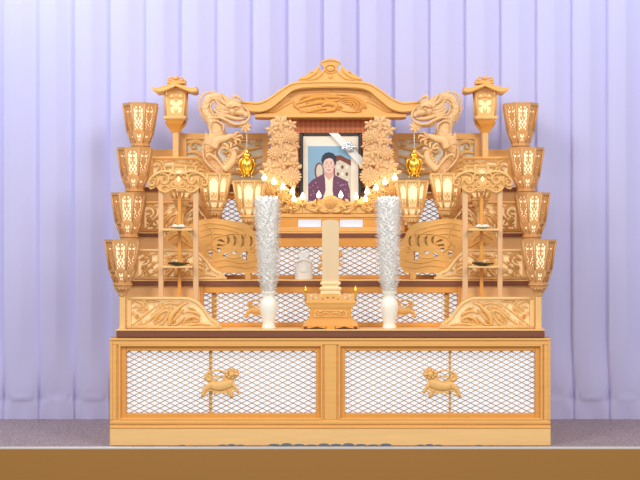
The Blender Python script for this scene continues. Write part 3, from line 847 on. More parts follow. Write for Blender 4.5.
# ------------------------------------------------------------- the canopy roof
def canopy():
    d = .72; k = s(d)
    t = thing('canopy_roof', (0, d, TOPS[2]), 'curved gabled wooden canopy over the portrait with carved crest', 'canopy')
    m2 = lambda l: l + [(661-a, c) for a, c in reversed(l) if abs(a-330.5) > .1]
    top = cr_spline([(235, 101.5), (241, 100.8), (257, 101.9), (264, 100), (271, 96.2), (278, 91), (285, 86.4), (290, 83.4), (296, 81.8), (308, 80.8), (330.5, 80.4)], 40)
    bot = cr_spline([(235, 110.5), (241, 110.8), (257, 112.4), (264, 111.4), (271, 108.6), (278, 103), (285, 97.2), (291, 92), (299, 89.0), (312, 87.8), (330.5, 87.4)], 40)
    topf = m2([(p.x, p.y) for p in top]); botf = m2([(p.x, p.y) for p in bot])
    m = MB(); d0 = d-.10
    m.prism(topf + botf[::-1], d0, .24)
    m.sw([(p[0], p[1]+1.4) for p in topf[::4]] , [1.3, 1.3], d0, 1.2, 60)
    m.sw([(p[0], p[1]-1.2) for p in botf[::4]] , [.8, .8], d0, .8, 60)
    m.build('roof', WOOD, t)
    m = MB()                                                # gable board behind, with raised inner moulding
    inn = [(p[0], p[1]) for p in botf]
    m.prism([(262, 113.4)] + [q for q in inn if 262 < q[0] < 399] + [(399, 113.4)], d0+.05, .03)
    st = lambda p, w, h=1.6: m.sw(p, w, d0+.052, h)
    for f in (lambda a: a, lambda a: 661-a):
        st([(f(a), c) for a, c in ((268, 112), (276, 110.5), (284, 105.5), (292, 101.5), (296, 103), (295, 106))], [1.2, 1.8, 2, 1.4, .7])
        st([(f(a), c) for a, c in ((290, 97), (300, 92.8), (315, 91.6), (330.5, 91.2))], [.8, 1.4, 1.5, 1.5])
    m.build('gable_board', WOOD, t)
    m = MB(); D = d0+.048; st = lambda p, w, h=2.2: m.sw(p, w, D, h)
    # soaring phoenix and cloud swirls carved in the gable
    st([(297, 104), (306, 100), (316, 97), (328, 96.5), (340, 97.5)], [.6, 2, 2.6, 2.4, .8])
    st([(299, 107.5), (310, 104.5), (322, 102), (334, 103)], [.6, 1.7, 2.4, .8])
    st([(299, 110), (306, 111.5), (316, 109.5), (326, 108.5)], [.5, 1.3, 1.6, .5])
    st([(322, 106), (328, 103.2), (336, 105.5), (333, 110), (325, 111)], [1.4, 2.8, 3, 2.2, .8], 3)
    st([(324, 98.5), (330, 101), (340, 100.2)], [1.2, 2, .6])
    for i, r in enumerate((3, 6, 9, 12.0)):
        st([(348+r*math.cos(a)*1.15, 105.8 - r*.72*math.sin(a)) for a in (2.5, 1.9, 1.2, .4, -.3, -.8)], [.4, 1.0, 1.3, 1.3, 1, .4], 1.8)
    for i in range(4): st([(300+i*6, 110-i*1.2), (303+i*6, 113-i*1.4), (309+i*6, 112.2-i)], [.4, 1, .3])
    for i in range(5):
        st([(300+i*4.2, 98.8-i*.7), (305+i*4.2, 96.4-i*.5), (311+i*4.0, 97.6-i*.5)], [.3, 1.1, .3], 1.6)
        st([(356+i*2.0, 98+i*1.6), (361+i*1.2, 102+i*1.2), (362-i*1.5, 108+i*.4)], [.3, .9, .3], 1.6)
    for q in ([(336, 94.6), (346, 95.2), (356, 98), (364, 103), (366, 109)], [(294, 100), (295, 106), (301, 111)], [(306, 103.4), (316, 101), (322, 99)], [(342, 111), (352, 112), (362, 111.4)], [(312, 112.4), (322, 112.2), (330, 111.8)]): st(q, [.4, 1.2, .4], 1.8)
    m.curl(302, 101, 3.2, 1.1, 0, 1, 1, D); m.curl(340, 108.5, 2.6, 1.2, 0, 1, .9, D)
    m.build('gable_carving', HONEY, t)
    m = MB(); m.pbox(254.5, 113.4, 406.5, 117.6, d0+.02, d0+.16, .004); m.pbox(258, 117.0, 403, 118.6, d0+.04, d0+.14, .003); m.build('beam', WOOD, t)
    m = MB(); m.pbox(284, 118, 377, 215, d+.045, d+.055)
    tag(m.build('brocade_hanging', BROCADE, t), 'orange figured brocade behind the portrait')
    for a in (274, 383):
        m = MB(); m.pbox(a-3, 118, a+3, 233.5, d-.02, d+.02, .003); z = TOPS[2]
        m = MB(); m.box(X(a-3, d), X(a+3, d), d-.02, d+.02, z, Z(118.2, d), .003); m.build('pillar', WOODV, t)
    m = MB(); D = d0+.04                                    # crest
    half = [(298, 80.6), (299.5, 77.8), (305, 75.6), (309, 72.8), (312, 70.2), (315.5, 70.4), (317, 66.5), (320.4, 66.2), (320, 69.5), (322, 71.5), (324, 68.5), (322.6, 65.2), (319.6, 63.6), (322, 60.8), (326.5, 58.8), (330.5, 58.3)]
    m.prism(half + [(661-a, c) for a, c in half[::-1]][1:], D, .03)
    st = lambda p, w, h=1.6: m.sw(p, w, D, h)
    for f in (lambda a: a, lambda a: 661-a):
        st([(f(a), c) for a, c in ((300, 79.2), (308, 77.4), (316, 72), (319, 67.5))], [.6, 1.6, 1.8, .8])
        st([(f(a), c) for a, c in ((307, 79.8), (315, 78.4), (321, 74), (324, 69.8))], [.6, 1.5, 1.6, .6])
        st([(f(a), c) for a, c in ((321, 62.6), (326, 60.6), (330.5, 60))], [.7, 1.1, 1.2])
        st([(f(a), c) for a, c in ((322.5, 72.5), (325, 70), (324.5, 66)) ], [.5, 1, .5])
        m.curl(f(312), 73.4, 1.9, 1, 0, 1, .8, D)
    m.dome(330.5, 69, 4.6, D, 2.0, 14, 3.2); m.sw([(324, 69), (327, 65.6), (330.5, 64.8), (334, 65.6), (337, 69), (334, 72.2), (330.5, 73), (327, 72.2), (324, 69)], [.8, .8], D, 1.5, 30)
    m.dome(330.5, 76.8, 2.6, D, 1.8, 10, 1.8)
    m.build('crest', WOOD, t)
canopy()

# ------------------------------------------------------------- portrait stand, frieze and flower carvings
PZ = Z(213.4, .45)
t = thing('portrait_stand', (0, .6, TOPS[2]), 'long low moulded wooden stand carrying the framed portrait', 'stand')
d = .50
m = MB(); m.box(X(256, d), X(405, d), d-.01, d+.26-.05, Z(217.6, d), PZ, .004); m.box(X(258, d), X(403, d), d, d+.2, Z(219.4, d), Z(217.4, d), .003); m.build('top_board', WOOD, t)
m = MB(); m.box(X(256, d), X(405, d), d-.012, d+.2, TOPS[2], Z(226.8, d), .006); m.build('base_rail', PALE if 0 else WOOD, t)
for a, c in ((256, 298), (321, 340), (363, 405)):
    m = MB(); m.box(X(a, d), X(c, d), d+.002, d+.05, Z(226.9, d), Z(219.3, d), .003); m.build('block', HONEY, t)
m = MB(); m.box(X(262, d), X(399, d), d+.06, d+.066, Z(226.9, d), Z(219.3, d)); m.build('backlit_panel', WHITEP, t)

def flower_column(label, labelr):
    d = .53; t = thing('flower_carving', P(281, 213, d), label, 'flower carving', 'carved blossom columns')
    m = MB(); m.prism([(274, 213.6), (270, 196), (263.5, 178), (267, 160), (273, 146), (272, 130), (270, 120), (281, 116), (290, 122), (296, 134), (297.5, 150), (298.5, 165), (297.5, 180), (293, 196), (290, 213.6)], d+.004, .014,
                      [[(285, 166), (288, 163), (290, 166.5), (287, 169.5)], [(279, 137), (281.5, 134.5), (283, 138), (280.5, 140)], [(281.5, 187), (287, 184.5), (293, 187.5), (287, 190.5)]])
    m.build('leaf_board', PINK, t)
    for x, y, r, n in ((291, 137, 7.8, 14), (275, 153, 7.8, 14), (292, 176.5, 9.6, 16), (268.5, 181, 6.6, 13)):
        m = MB(); m.flower(x, y, r, d-.004, n, 2.0, .88, .1); m.build('blossom', PINK, t)
    m = MB()
    def star(x, y, r, a0):
        for i in range(5):
            a = a0+i*2*PI/5
            m.sw([(x, y), (x+math.cos(a)*r*.55, y+math.sin(a)*r*.5), (x+math.cos(a)*r, y+math.sin(a)*r*.9)], [r*.10, r*.30, r*.03], d, 1.9)
            m.sw([(x+math.cos(a)*r*.2, y+math.sin(a)*r*.2), (x+math.cos(a)*r*.8, y+math.sin(a)*r*.7)], [.35, .2], d-.009, .9)
    for q in ((281, 123, 10, .3), (272, 130, 7.5, .9), (279.5, 139, 8.2, 1.5), (289.5, 152, 8.4, .5), (283, 163.5, 7.6, .1), (269.5, 167, 8.4, 1.1), (294, 163, 6.0, .2), (281, 174, 7.4, .8), (291.5, 125, 6.5, .6), (295.5, 146, 5, .2), (273, 142, 5.5, .2)): star(*q)
    for x, y, a, L in ((280, 188, -2.2, 7), (274, 190, -2.6, 7), (286, 187, -1.0, 7), (264, 174, 2.6, 6), (298, 168, .8, 5)): m.leaf(x, y, a, L, 2.2, d-.002, 1.6)
    m.sw([(283, 119), (281, 128), (284, 136), (281, 146), (283, 156), (279, 166)], [.8, .9, .8, .9, .8, .6], d-.008, 1.2)
    m.build('leaves', PINK, t)
    m = MB()                                              # lower sprays spreading outward above the vases
    for x, y, r, n in ((268.5, 191.5, 7.6, 16), (283, 197, 7, 12), (276, 203, 6.5, 10), (292, 203, 6, 10), (263, 203, 5, 8), (288, 209, 5, 8), (270, 209.5, 5, 8)): m.flower(x, y, r, d-.012, n, 2.3, .85)
    for x, y, a, L in ((262, 187, 2.4, 7), (275, 186, 1.1, 7), (289, 196, 1.0, 7), (262, 197, 3.4, 7), (296, 201, .8, 6), (270, 200, -.6, 8), (280, 208, -.4, 8), (262, 210, 3, 6)): m.leaf(x, y, a, L, 2.5, d-.012, 2)
    m.build('lower_spray', HONEY if 0 else CARVE, t)
    mirror(t, labelr)
flower_column('tall carved wooden column of blossoms left of the portrait', 'tall carved wooden column of blossoms right of the portrait')

# frieze of chrysanthemums below the portrait
d = .485
t = thing('chrysanthemum_frieze', (0, d, PZ), 'low carved chrysanthemum frieze in front of the portrait foot', 'carving')
m = MB(); hp = [(289.5, 213.2), (290.5, 207), (294, 202), (299, 198.8), (306, 200), (311, 203.5), (316, 201), (322, 199), (326, 196.2), (330.5, 195.2)]
hp = [(a, c) for a, c in hp]; m.prism(hp + [(661-a, c) for a, c in hp[::-1]][1:], d+.003, .012); m.build('backing_board', CARVE, t)
for nm, fx in (('blossom', 330.5), ('blossom', 302.8), ('blossom', 358.2)):
    m = MB(); cy = 203.5 if fx == 330.5 else 206
    if fx == 330.5:
        m.flower(fx, 202.5, 6.2, d, 14, 2, .95)
        for sx in (-1, 1):
            m.sw([(fx+sx*3, 209), (fx+sx*9, 211), (fx+sx*14, 207)], [1.2, 1.8, .5], d, 2); m.sw([(fx+sx*1, 211), (fx+sx*6, 212), (fx+sx*12, 211)], [.8, 1.2, .4], d, 2)
    else:
        for i in range(11):
            a = PI*i/10; m.sw([(fx+math.cos(a)*3, 208-math.sin(a)*3), (fx+math.cos(a)*8, 210-math.sin(a)*7.5), (fx+math.cos(a)*12, 211.6-math.sin(a)*10.6)], [.6, 1.5, .9], d, 2.0)
        m.dome(fx, 203.8, 3.6, d-.006, 3, 12, 2.8)
    m.build(nm, CARVE, t)
m = MB()
for sx in (-1, 1):
    for x, y, a, L in ((14, 206, .6, 8), (16, 210, 2.6, 8), (17.5, 204, 2.1, 6), (13, 212, .2, 9), (38, 210, .4, 5), (19, 206, 1.2, 5)):
        m.leaf(330.5+sx*x, y, a if sx > 0 else PI-a, L, 1.9, d-.002, 2)
m.build('leaves', CARVE, t)

# flame bulbs
bulbs = [(264.2, 177.5), (274, 181.6), (283, 187), (292.6, 191.2), (294, 198.8), (302.6, 196.6), (318.8, 195), (340.8, 195), (356, 196.6), (365.4, 199), (367, 191.4), (376, 187.4), (384.8, 181.6), (394.8, 177.4)]
pos = ['leftmost and highest of the left slope', 'second from the left end of the row', 'third from the left end of the row', 'fourth from the left, upper one of the left pair', 'lower one of the left pair, left of the portrait foot',
       'standing at the left corner of the portrait', 'left of the two nearest the portrait centre', 'right of the two nearest the portrait centre', 'standing at the right corner of the portrait', 'lower one of the right pair, right of the portrait foot',
       'fourth from the right, upper one of the right pair', 'third from the right end of the row', 'second from the right end of the row', 'rightmost and highest of the right slope']
for (px, py), lb in zip(bulbs, pos):
    d = .462 if py > 190 and 293 < px < 367 else .475; k = s(d)
    foot = PZ
    c = Vector((X(px, d), d, foot))
    t = thing('flame_lamp', c, 'glowing flame-shaped lamp, ' + lb, 'lamp', 'flame lamps around the portrait foot')
    base = Z(py+2.6, d)
    m = MB(); m.tube([Vector((c.x, d, foot)), Vector((c.x, d, base-.012))], [.0024, .0024], 6, 1); m.build('stem', BRASS, t)
    m = MB(); m.lathe((c.x, d, base-.018), [(.006, 0), (.008, .004), (.008, .016), (.010, .018)], 12); m.build('socket', PALE, t)
    m = MB(); m.lathe((c.x, d, base), [(r*k, z*k) for r, z in ((1.5, 0), (2.1, 1.0), (2.3, 2.1), (1.9, 3.4), (1.2, 4.8), (.5, 6.0), (.05, 6.9))], 14); m.build('flame_bulb', FLAME, t)

# ------------------------------------------------------------- the framed portrait
def portrait():
    d = .60; k = s(d)
    t = thing('framed_portrait', (X(331, d), d, PZ), 'framed colour portrait of a seated dark-haired person in a purple jacket', 'picture')
    L, R, T_, B = 299.5, 362, 132.6, 213.2
    m = MB(); frame(m, X(L, d), X(R, d), PZ, Z(T_, d), d, d+.03, 3.6*k, 3.0*k, bev=.005); m.build('frame', BLACK, t)
    m = MB(); m.pbox(L+3, T_+2.6, R-3, B-2, d+.014, d+.02); m.build('mount_board', MATB, t)
    # printed picture: flat colour shapes
    PM = [mat('print_blue', srgb(132, 168, 192), .6), mat('print_hair', srgb(48, 52, 66), .6), mat('print_skin', srgb(232, 190, 172), .6),
          mat('print_blouse', srgb(226, 216, 196), .6), mat('print_jacket', srgb(104, 62, 88), .6), mat('print_chair_wood', srgb(120, 66, 50), .6),
          mat('print_chair_cloth', srgb(206, 192, 172), .6), mat('print_lips', srgb(190, 104, 100), .6), mat('print_pattern', srgb(168, 120, 146), .6), mat('print_shade', srgb(208, 158, 142), .6)]
    m = MB()
    def pg(pts, mi, lay):
        m.mi = mi; m.poly([(X(a, d), Z(c, d)) for a, c in pts], d+.013-.00025*lay)
    def el(cx, cy, rx, ry, mi, lay, n=20, a0=0, a1=2*PI): pg([(cx+math.cos(a0+(a1-a0)*i/n)*rx, cy+math.sin(a0+(a1-a0)*i/n)*ry) for i in range(n)], mi, lay)
    pg([(308, 146), (351, 146), (351, 211), (308, 211)], 0, 0)
    el(319, 171.5, 4.6, 9, 5, 1); el(319.4, 171.5, 3.3, 7.4, 6, 2)                       # chair, left wing
    pg([(333, 158), (336, 155.5), (341, 155), (347, 158.5), (351, 160), (351, 205), (335, 205)], 5, 1)
    pg([(335, 162), (340, 160), (346, 163), (351, 166), (351, 205), (335, 205)], 6, 2)
    for i in range(9): el(338+ (i % 3)*4.4, 167+(i//3)*7, 1.4, 2, 5 if i % 2 else 3, 2.5, 8)
    pg([(308, 211), (308.4, 184), (312, 180), (319, 176), (324, 173.5), (331, 176), (335, 175), (342, 178.5), (347.5, 181), (350, 190), (350.6, 211)], 4, 3)
    pg([(322.5, 174.5), (331, 176.5), (334.6, 175), (333.6, 190), (332, 211), (324.5, 211), (323, 190)], 3, 4)
    pg([(324.5, 170), (333.6, 170), (333.4, 176), (328.8, 180), (324.6, 175.5)], 9, 5)
    pg([(319.6, 176.4), (323.6, 173.6), (325, 178), (325.6, 190), (324, 196), (321, 186)], 4, 5); pg([(334.4, 174.6), (338, 176.6), (336.4, 188), (333.6, 196), (332.4, 190), (333, 178)], 4, 5)
    rr = random.Random(5)
    for i in range(70):
        x, y = rr.uniform(309.5, 349.5), rr.uniform(181, 210)
        if 321 < x < 337: continue
        el(x, y, .8, .7, 8, 5, 6)
    el(328.9, 165.3, 5.5, 7.6, 2, 6)
    for sx in (-1, 1): el(328.9+sx*5.5, 166.2, .9, 1.6, 2, 6, 10)
    pg([(322.6, 165.5), (321.2, 160), (322.4, 155.6), (325.4, 152.8), (329.2, 152), (333.2, 153.2), (336, 156.4), (336.6, 161), (335.2, 166), (334.4, 161.6), (332.6, 158.8), (329, 158), (325.4, 159.2), (323.6, 161.8)], 1, 7)
    for sx in (-1, 1):
        el(328.9+sx*2.3, 163.9, 1.1, .32, 1, 8, 10); el(328.9+sx*2.3, 162.3, 1.4, .25, 1, 8, 10)
        el(328.9+sx*.5, 167.3, .35, .3, 9, 8, 8); el(328.9+sx*3.2, 167, 1.0, .7, 9, 7.5, 10)
    pg([(328.5, 164), (329.3, 164), (329.7, 167), (328.1, 167)], 9, 7.6)
    pg([(326.6, 169.2), (328.9, 169.6), (331.2, 169.2), (330.2, 170.4), (328.9, 170.8), (327.6, 170.4)], 7, 8)
    m.build('picture', PM, t)
    # the mourning ribbon across the corner
    t2 = thing('silver_ribbon', P(348, 165, d), 'pale silver ribbon with a rosette tied across the upper right frame corner', 'ribbon')
    D = d-.008
    m = MB(); m.prism([(328.8, 133), (338, 133), (362.6, 157.5), (362.6, 169.0)], D, .003)
    m.prism([(333, 133), (334, 133), (362.6, 163), (362.6, 164)], D-.001, .001)
    m.build('band', RIB, t2)
    m = MB(); rr = random.Random(2)
    for i in range(16):
        a = i*2*PI/16+rr.uniform(-.1, .1); L_ = rr.uniform(4.5, 7.4)
        c, e = math.cos(a), math.sin(a)*.85
        m.sw([(349, 147), (349+c*L_*.6, 147+e*L_*.6-.8), (349+c*L_, 147+e*L_)], [.5, 1.4, .9], D-.006-.002*(i % 3), 2)
    m.dome(349, 147, 1.8, D-.016, 2)
    m.build('rosette', RIBD, t2)
portrait()

# ------------------------------------------------------------- centre tablet and pedestal
def pedestal():
    d0 = .05; k = s(d0); W = lambda a: X(a, d0)
    t = thing('pedestal_table', (0, .12, TOPS[0]), 'small flared wooden pedestal table with railed top at the altar centre', 'table')
    def lev(rows):
        rings = []
        for y, hw in rows:
            z = Z(y, d0); h = hw*k; dp = .12; hy = .075*(hw/26)
            rings.append([(-h, dp-hy, z), (h, dp-hy, z), (h, dp+hy, z), (-h, dp+hy, z)])
        return rings
    zb = TOPS[0]; yb = 240+(CZ-zb)/k
    m = MB(); m.loft(lev([(yb-2.8, 28.0), (325.2, 27.8), (322.0, 25.0), (319.4, 23.4), (318.2, 23.2)]), sm=False)
    h = 28.0*k; hy = .075*28/26
    for sx in (-1, 1):
        m.box(sx*h, sx*.016*10.5, .12-hy, .12+hy, zb, Z(yb-2.8, d0)); 
    m.box(-.026, .026, .12-hy, .12+hy, zb, Z(yb-2.8, d0))
    m.build('base', HONEY, t)
    m = MB()                                                # bracket arches of the foot
    for c in (316.5, 344.5):
        m.prism([(c-9, yb-2.9), (c-9, yb-.4), (c-6, yb-1.0), (c-3, yb-1.6), (c, yb-2.6), (c+3, yb-1.6), (c+6, yb-1.0), (c+9, yb-.4), (c+9, yb-2.9)], .12-hy+.001, .01)
    m.build('foot_arch', HONEY, t)
    m = MB(); m.loft(lev([(318.3, 20.8), (309.0, 20.8)]), sm=False); ws = m.build('waist', HONEY, t)
    m = MB(); D = .12-.075*20.8/26
    m.prism([(314, 317.2), (314, 312), (316, 310.2), (345, 310.2), (347, 312), (347, 317.2)], D-.004, .004, [[(315.4, 316.4), (315.4, 312.4), (316.8, 311.2), (344.2, 311.2), (345.6, 312.4), (345.6, 316.4)]])
    for f in (lambda a: a, lambda a: 661-a):
        m.curl(f(320), 313.8, 2.6, 1.1, 0, 1, .8, D-.001, 1.2); m.sw([(f(a), c) for a, c in ((322, 315.8), (325, 312.4), (329, 314.6))], [.4, 1.0, .3], D-.001, 1.2)
        m.sw([(f(a), c) for a, c in ((317, 316.2), (322, 316.4), (330, 316))], [.3, .6, .4], D-.001, 1)
    m.build('waist_carving', CARVE, ws)
    m = MB(); m.loft(lev([(309.1, 20.8), (307.6, 22.6), (304.5, 24.4), (303.2, 26), (301.6, 26.2), (301.2, 25.6)]), sm=False); m.build('top_board', WOOD, t)
    m = MB(); hx = 25*k; hy = .068
    zt = Z(301.2, d0)
    y0 = .12-hy
    holes = []
    for f in (lambda a: a, lambda a: 661-a):
        for c, yy, w, hh in ((311.2, 295.6, 1.6, 1.0), (312, 299.0, 2.4, .8), (316, 297.4, 1.2, 1.2), (321.5, 296, 1.2, 1.2), (322.5, 299.2, 1.4, .7), (327.6, 297.6, 1.3, 1.1)):
            holes.append([(f(c-w), yy), (f(c), yy-hh), (f(c+w), yy), (f(c), yy+hh)])
    m.prism([(305.5, 301.3), (305.5, 294), (310, 293.4), (316, 294.2), (330.5, 293.4), (345, 294.2), (351, 293.4), (355.5, 294), (355.5, 301.3)], y0, .005, holes)
    m.box(-hx, hx, .12+hy-.005, .12+hy, zt, Z(300.4, d0)); m.box(-hx, hx, .12+hy-.005, .12+hy, Z(294.6, d0), Z(294, d0)); m.box(-hx, -hx+.005, y0, .12+hy, zt, Z(294, d0)); m.box(hx-.005, hx, y0, .12+hy, zt, Z(294, d0))
    m.build('railing', WOOD, t)
    for sx in (-1, 1):
        m = MB(); c = (sx*25*k, y0+.004, zt); m.lathe(c, [(.006, 0), (.006, .045), (.0075, .047), (.0075, .05)], 10); po = m.build('corner_post', WOOD, t)
        m = MB(); m.lathe((c[0], c[1], zt+.05), [(.009, 0), (.0105, .008), (.0105, .026), (.006, .03), (.007, .036), (.004, .043), (.0005, .048)], 12); m.build('gold_cap', GOLD, po)
    return zt
zt = pedestal()
def tablet(zt):
    d0 = .12; k = s(d0)
    t = thing('memorial_tablet', (0, d0, zt), 'tall plain blank wooden tablet on a stepped moulded foot, on the pedestal table', 'tablet')
    def lev(rows):
        rings = []
        for z, hw in rows:
            h = hw*k; hy = h*.55; rings.append([(-h, d0-hy, z), (h, d0-hy, z), (h, d0+hy, z), (-h, d0+hy, z)])
        return rings
    m = MB()
    zz = lambda y: Z(y, d0)
    m.loft(lev([(zt, 4.5), (zz(299.6), 7.5), (zz(297.6), 9.6)]), sm=False)
    m.loft(lev([(zz(297.6), 10.6), (zz(296.2), 11.4), (zz(295.2), 11.0), (zz(290.6), 9.4), (zz(289.4), 10.8), (zz(287.8), 11.0), (zz(286.8), 9.6)]), sm=False)
    m.loft(lev([(zz(286.8), 8.2), (zz(285.2), 8.4), (zz(284.2), 10.0), (zz(282.4), 10.2), (zz(281.4), 9.0)]), sm=False)
    for i in range(-3, 4): m.dome(330.5+i*2.3, 298.6, 1.1, d0-.03, 1.0, 8)
    m.build('foot', TABB, t)
    m = MB(); hw = 8.4*k; pts = [(-hw, zz(281.5)), (hw, zz(281.5)), (hw, zz(222.4))] + [(hw*math.cos(a), zz(222.4)+math.sin(a)*2.8*k) for a in [PI*i/12 for i in range(1, 12)]] + [(-hw, zz(222.4))]
    m.prism(pts, d0-.022, .044, px=False); m.build('board', TABLET, t)
tablet(zt)

# ------------------------------------------------------------- vases and white flower sprays
def vase(cx, label, fl):
    d = .09; k = s(d); c = Vector((X(cx, d), d, TOPS[0]))
    yb = 240+(CZ-TOPS[0])/k
    m = MB(); prof = ((7.0, yb), (7.2, yb-1.2), (6.4, yb-3), (5.9, yb-5.5), (6.6, yb-9), (8.0, yb-15), (9.0, yb-21), (8.8, yb-25), (7.4, yb-28.5), (5.9, yb-30.5), (5.9, yb-33.5), (7.6, yb-36.2), (7.8, yb-37.0), (6.6, yb-36.6), (5.0, yb-33.5), (5.0, yb-30))
    m.lathe(c, [(r*k, (yb-y)*k) for r, y in prof], 28)
    o = m.build('white_vase', PORC); tag(o, label, 'vase', 'white vases')
    # spray of curled white petals around a stem
    fz = c.z + (yb-(yb-31))*k
    t = thing('white_flower_spray', (c.x, c.y, fz), fl, 'flower arrangement', 'white flower columns in the vases')
    top = Z(199, d); bot = Z(294, d)
    lean = (-1.6*k if cx < 330 else -1.3*k)
    def ax(tt): return Vector((c.x + lean*tt, c.y, bot + (top-bot)*tt))
    m = MB(); m.tube([Vector((c.x, c.y, fz+.004)), ax(.0), ax(.5), ax(1)], [.018, .026, .054, .064], 14); m.build('stem', WHITE, t)
    def Rr(tt):
        return (6.2 + 6.0*min(1, tt/.12)**.8 if tt < .12 else 9.4 + (13.0-9.4)*min(1, (tt-.0)/.8)) * k if tt > .12 else (6.4+2.6*tt/.12)*k
    m = MB(); rr = random.Random(int(cx))
    N = 52
    for r in range(N):
        tt = (r+.5)/N; nn = 22
        for j in range(nn):
            a = 2*PI*(j+.5*(r % 2))/nn + rr.uniform(-.12, .12)
            o_ = ax(tt); R_ = Rr(tt)*rr.uniform(.84, 1.05)
            dirv = Vector((math.cos(a), math.sin(a), 0)); tan = Vector((-math.sin(a), math.cos(a), 0))
            w = rr.uniform(.0058, .0092); cur = rr.uniform(-.006, .006); q = rr.uniform(-.004, .005)
            rows = []
            for f, ww, zz in ((.78, .8, -.010), (.93, 1, -.006), (1.06, .75, -.001), (1.15, .1, .004)):
                cpt = o_ + dirv*R_*f + Vector((0, 0, zz+q)) + tan*cur*f*f
                rows.append([m.v(cpt - tan*w*ww + Vector((0, 0, .0025*ww))), m.v(cpt), m.v(cpt + tan*w*ww + Vector((0, 0, .0025*ww)))])
            for x_, y_ in zip(rows, rows[1:]):
                for i in range(2): m.f([x_[i], x_[i+1], y_[i+1], y_[i]], False)
    for j in range(60):                                     # crown of petals on top
        a = rr.uniform(0, 2*PI); q = rr.uniform(0, 1)**.5*10*k
        o_ = ax(1) + Vector((math.cos(a)*q, math.sin(a)*q, -.01)); ln = rr.uniform(.012, .024); b_ = rr.uniform(0, 2*PI)
        tan = Vector((math.cos(b_), math.sin(b_), 0))*.008; out = Vector((math.cos(a), math.sin(a), 0))*.008
        r0 = [m.v(o_-tan), m.v(o_+tan)]; r1 = [m.v(o_-tan+out*.5+Vector((0, 0, ln))), m.v(o_+tan+out*.5+Vector((0, 0, ln)))]; tp = m.v(o_+out*1.4+Vector((0, 0, ln*1.5)))
        m.f([r0[0], r0[1], r1[1], r1[0]], True); m.f([r1[0], r1[1], tp], True)
    m.build('petals', WHITE, t)
vase(268.6, 'frosted white baluster vase left of the pedestal table', 'tall column of white curled petals in the left vase')
vase(389.4, 'frosted white baluster vase right of the pedestal table', 'tall column of white curled petals in the right vase')

# ------------------------------------------------------------- white cloth-wrapped box on the second shelf
def wrapped():
    d = .30; k = s(d); cx = 303.7; c = Vector((X(cx, d), d+.05, TOPS[1]))
    yb = 240+(CZ-TOPS[1])/k
    t = thing('cloth_wrapped_box', c, 'small white cloth-wrapped box with a folded front flap, left of the tablet', 'wrapped box')
    m = MB()
    def ring(hw, z, b=.82, n=16):
        out = []
        for i in range(n):
            a = 2*PI*i/n+PI/4
            q = max(abs(math.cos(a)), abs(math.sin(a)))**.75
            out.append((c.x+math.cos(a)/q*hw, c.y+math.sin(a)/q*hw*b, c.z+z))
        return out
    m.loft([ring(8.9*k, 0), ring(9.0*k, .004), ring(8.6*k, 7*k), ring(8.4*k, 15*k), ring(8.3*k, 17.5*k), ring(7.0*k, 19.5*k), ring(5.0*k, 22*k), ring(4.4*k, 24.5*k), ring(4.6*k, 26.5*k), ring(4.0*k, 28*k), ring(2.0*k, 28.8*k)])
    m.build('cloth_wrap', BROC, t)
    m = MB(); f = d+.05-8.6*k*.82-.006
    for q in ([(cx-4.6, yb-24), (cx-1.6, yb-19), (cx+1.6, yb-19), (cx+4.6, yb-24)],): m.prism(q, f+.02, .006)
    m.prism([(cx-1.4, yb-20), (cx-3.6, yb-8.6), (cx, yb-7.4), (cx+3.6, yb-8.6), (cx+1.4, yb-20)], f-.002, .006)
    m.sw([(cx-8, yb-17), (cx-4, yb-19.5), (cx, yb-20.5), (cx+4, yb-19.5), (cx+8, yb-17)], [.8, 1.4, 1.6, 1.4, .8], f+.002, 1.6)
    m.dome(cx, yb-20.4, 2.2, f-.002, 2)
    m.build('front_flap', BROC, t)
    for sx in (-1, 1):
        m = MB(); m.sw([(cx+sx*1.2, yb-20), (cx+sx*3.6, yb-23.6), (cx+sx*5.2, yb-27)], [1.0, 1.7, .5], f+.004, 1.6); m.build('ribbon_loop', BROC, t)
wrapped()

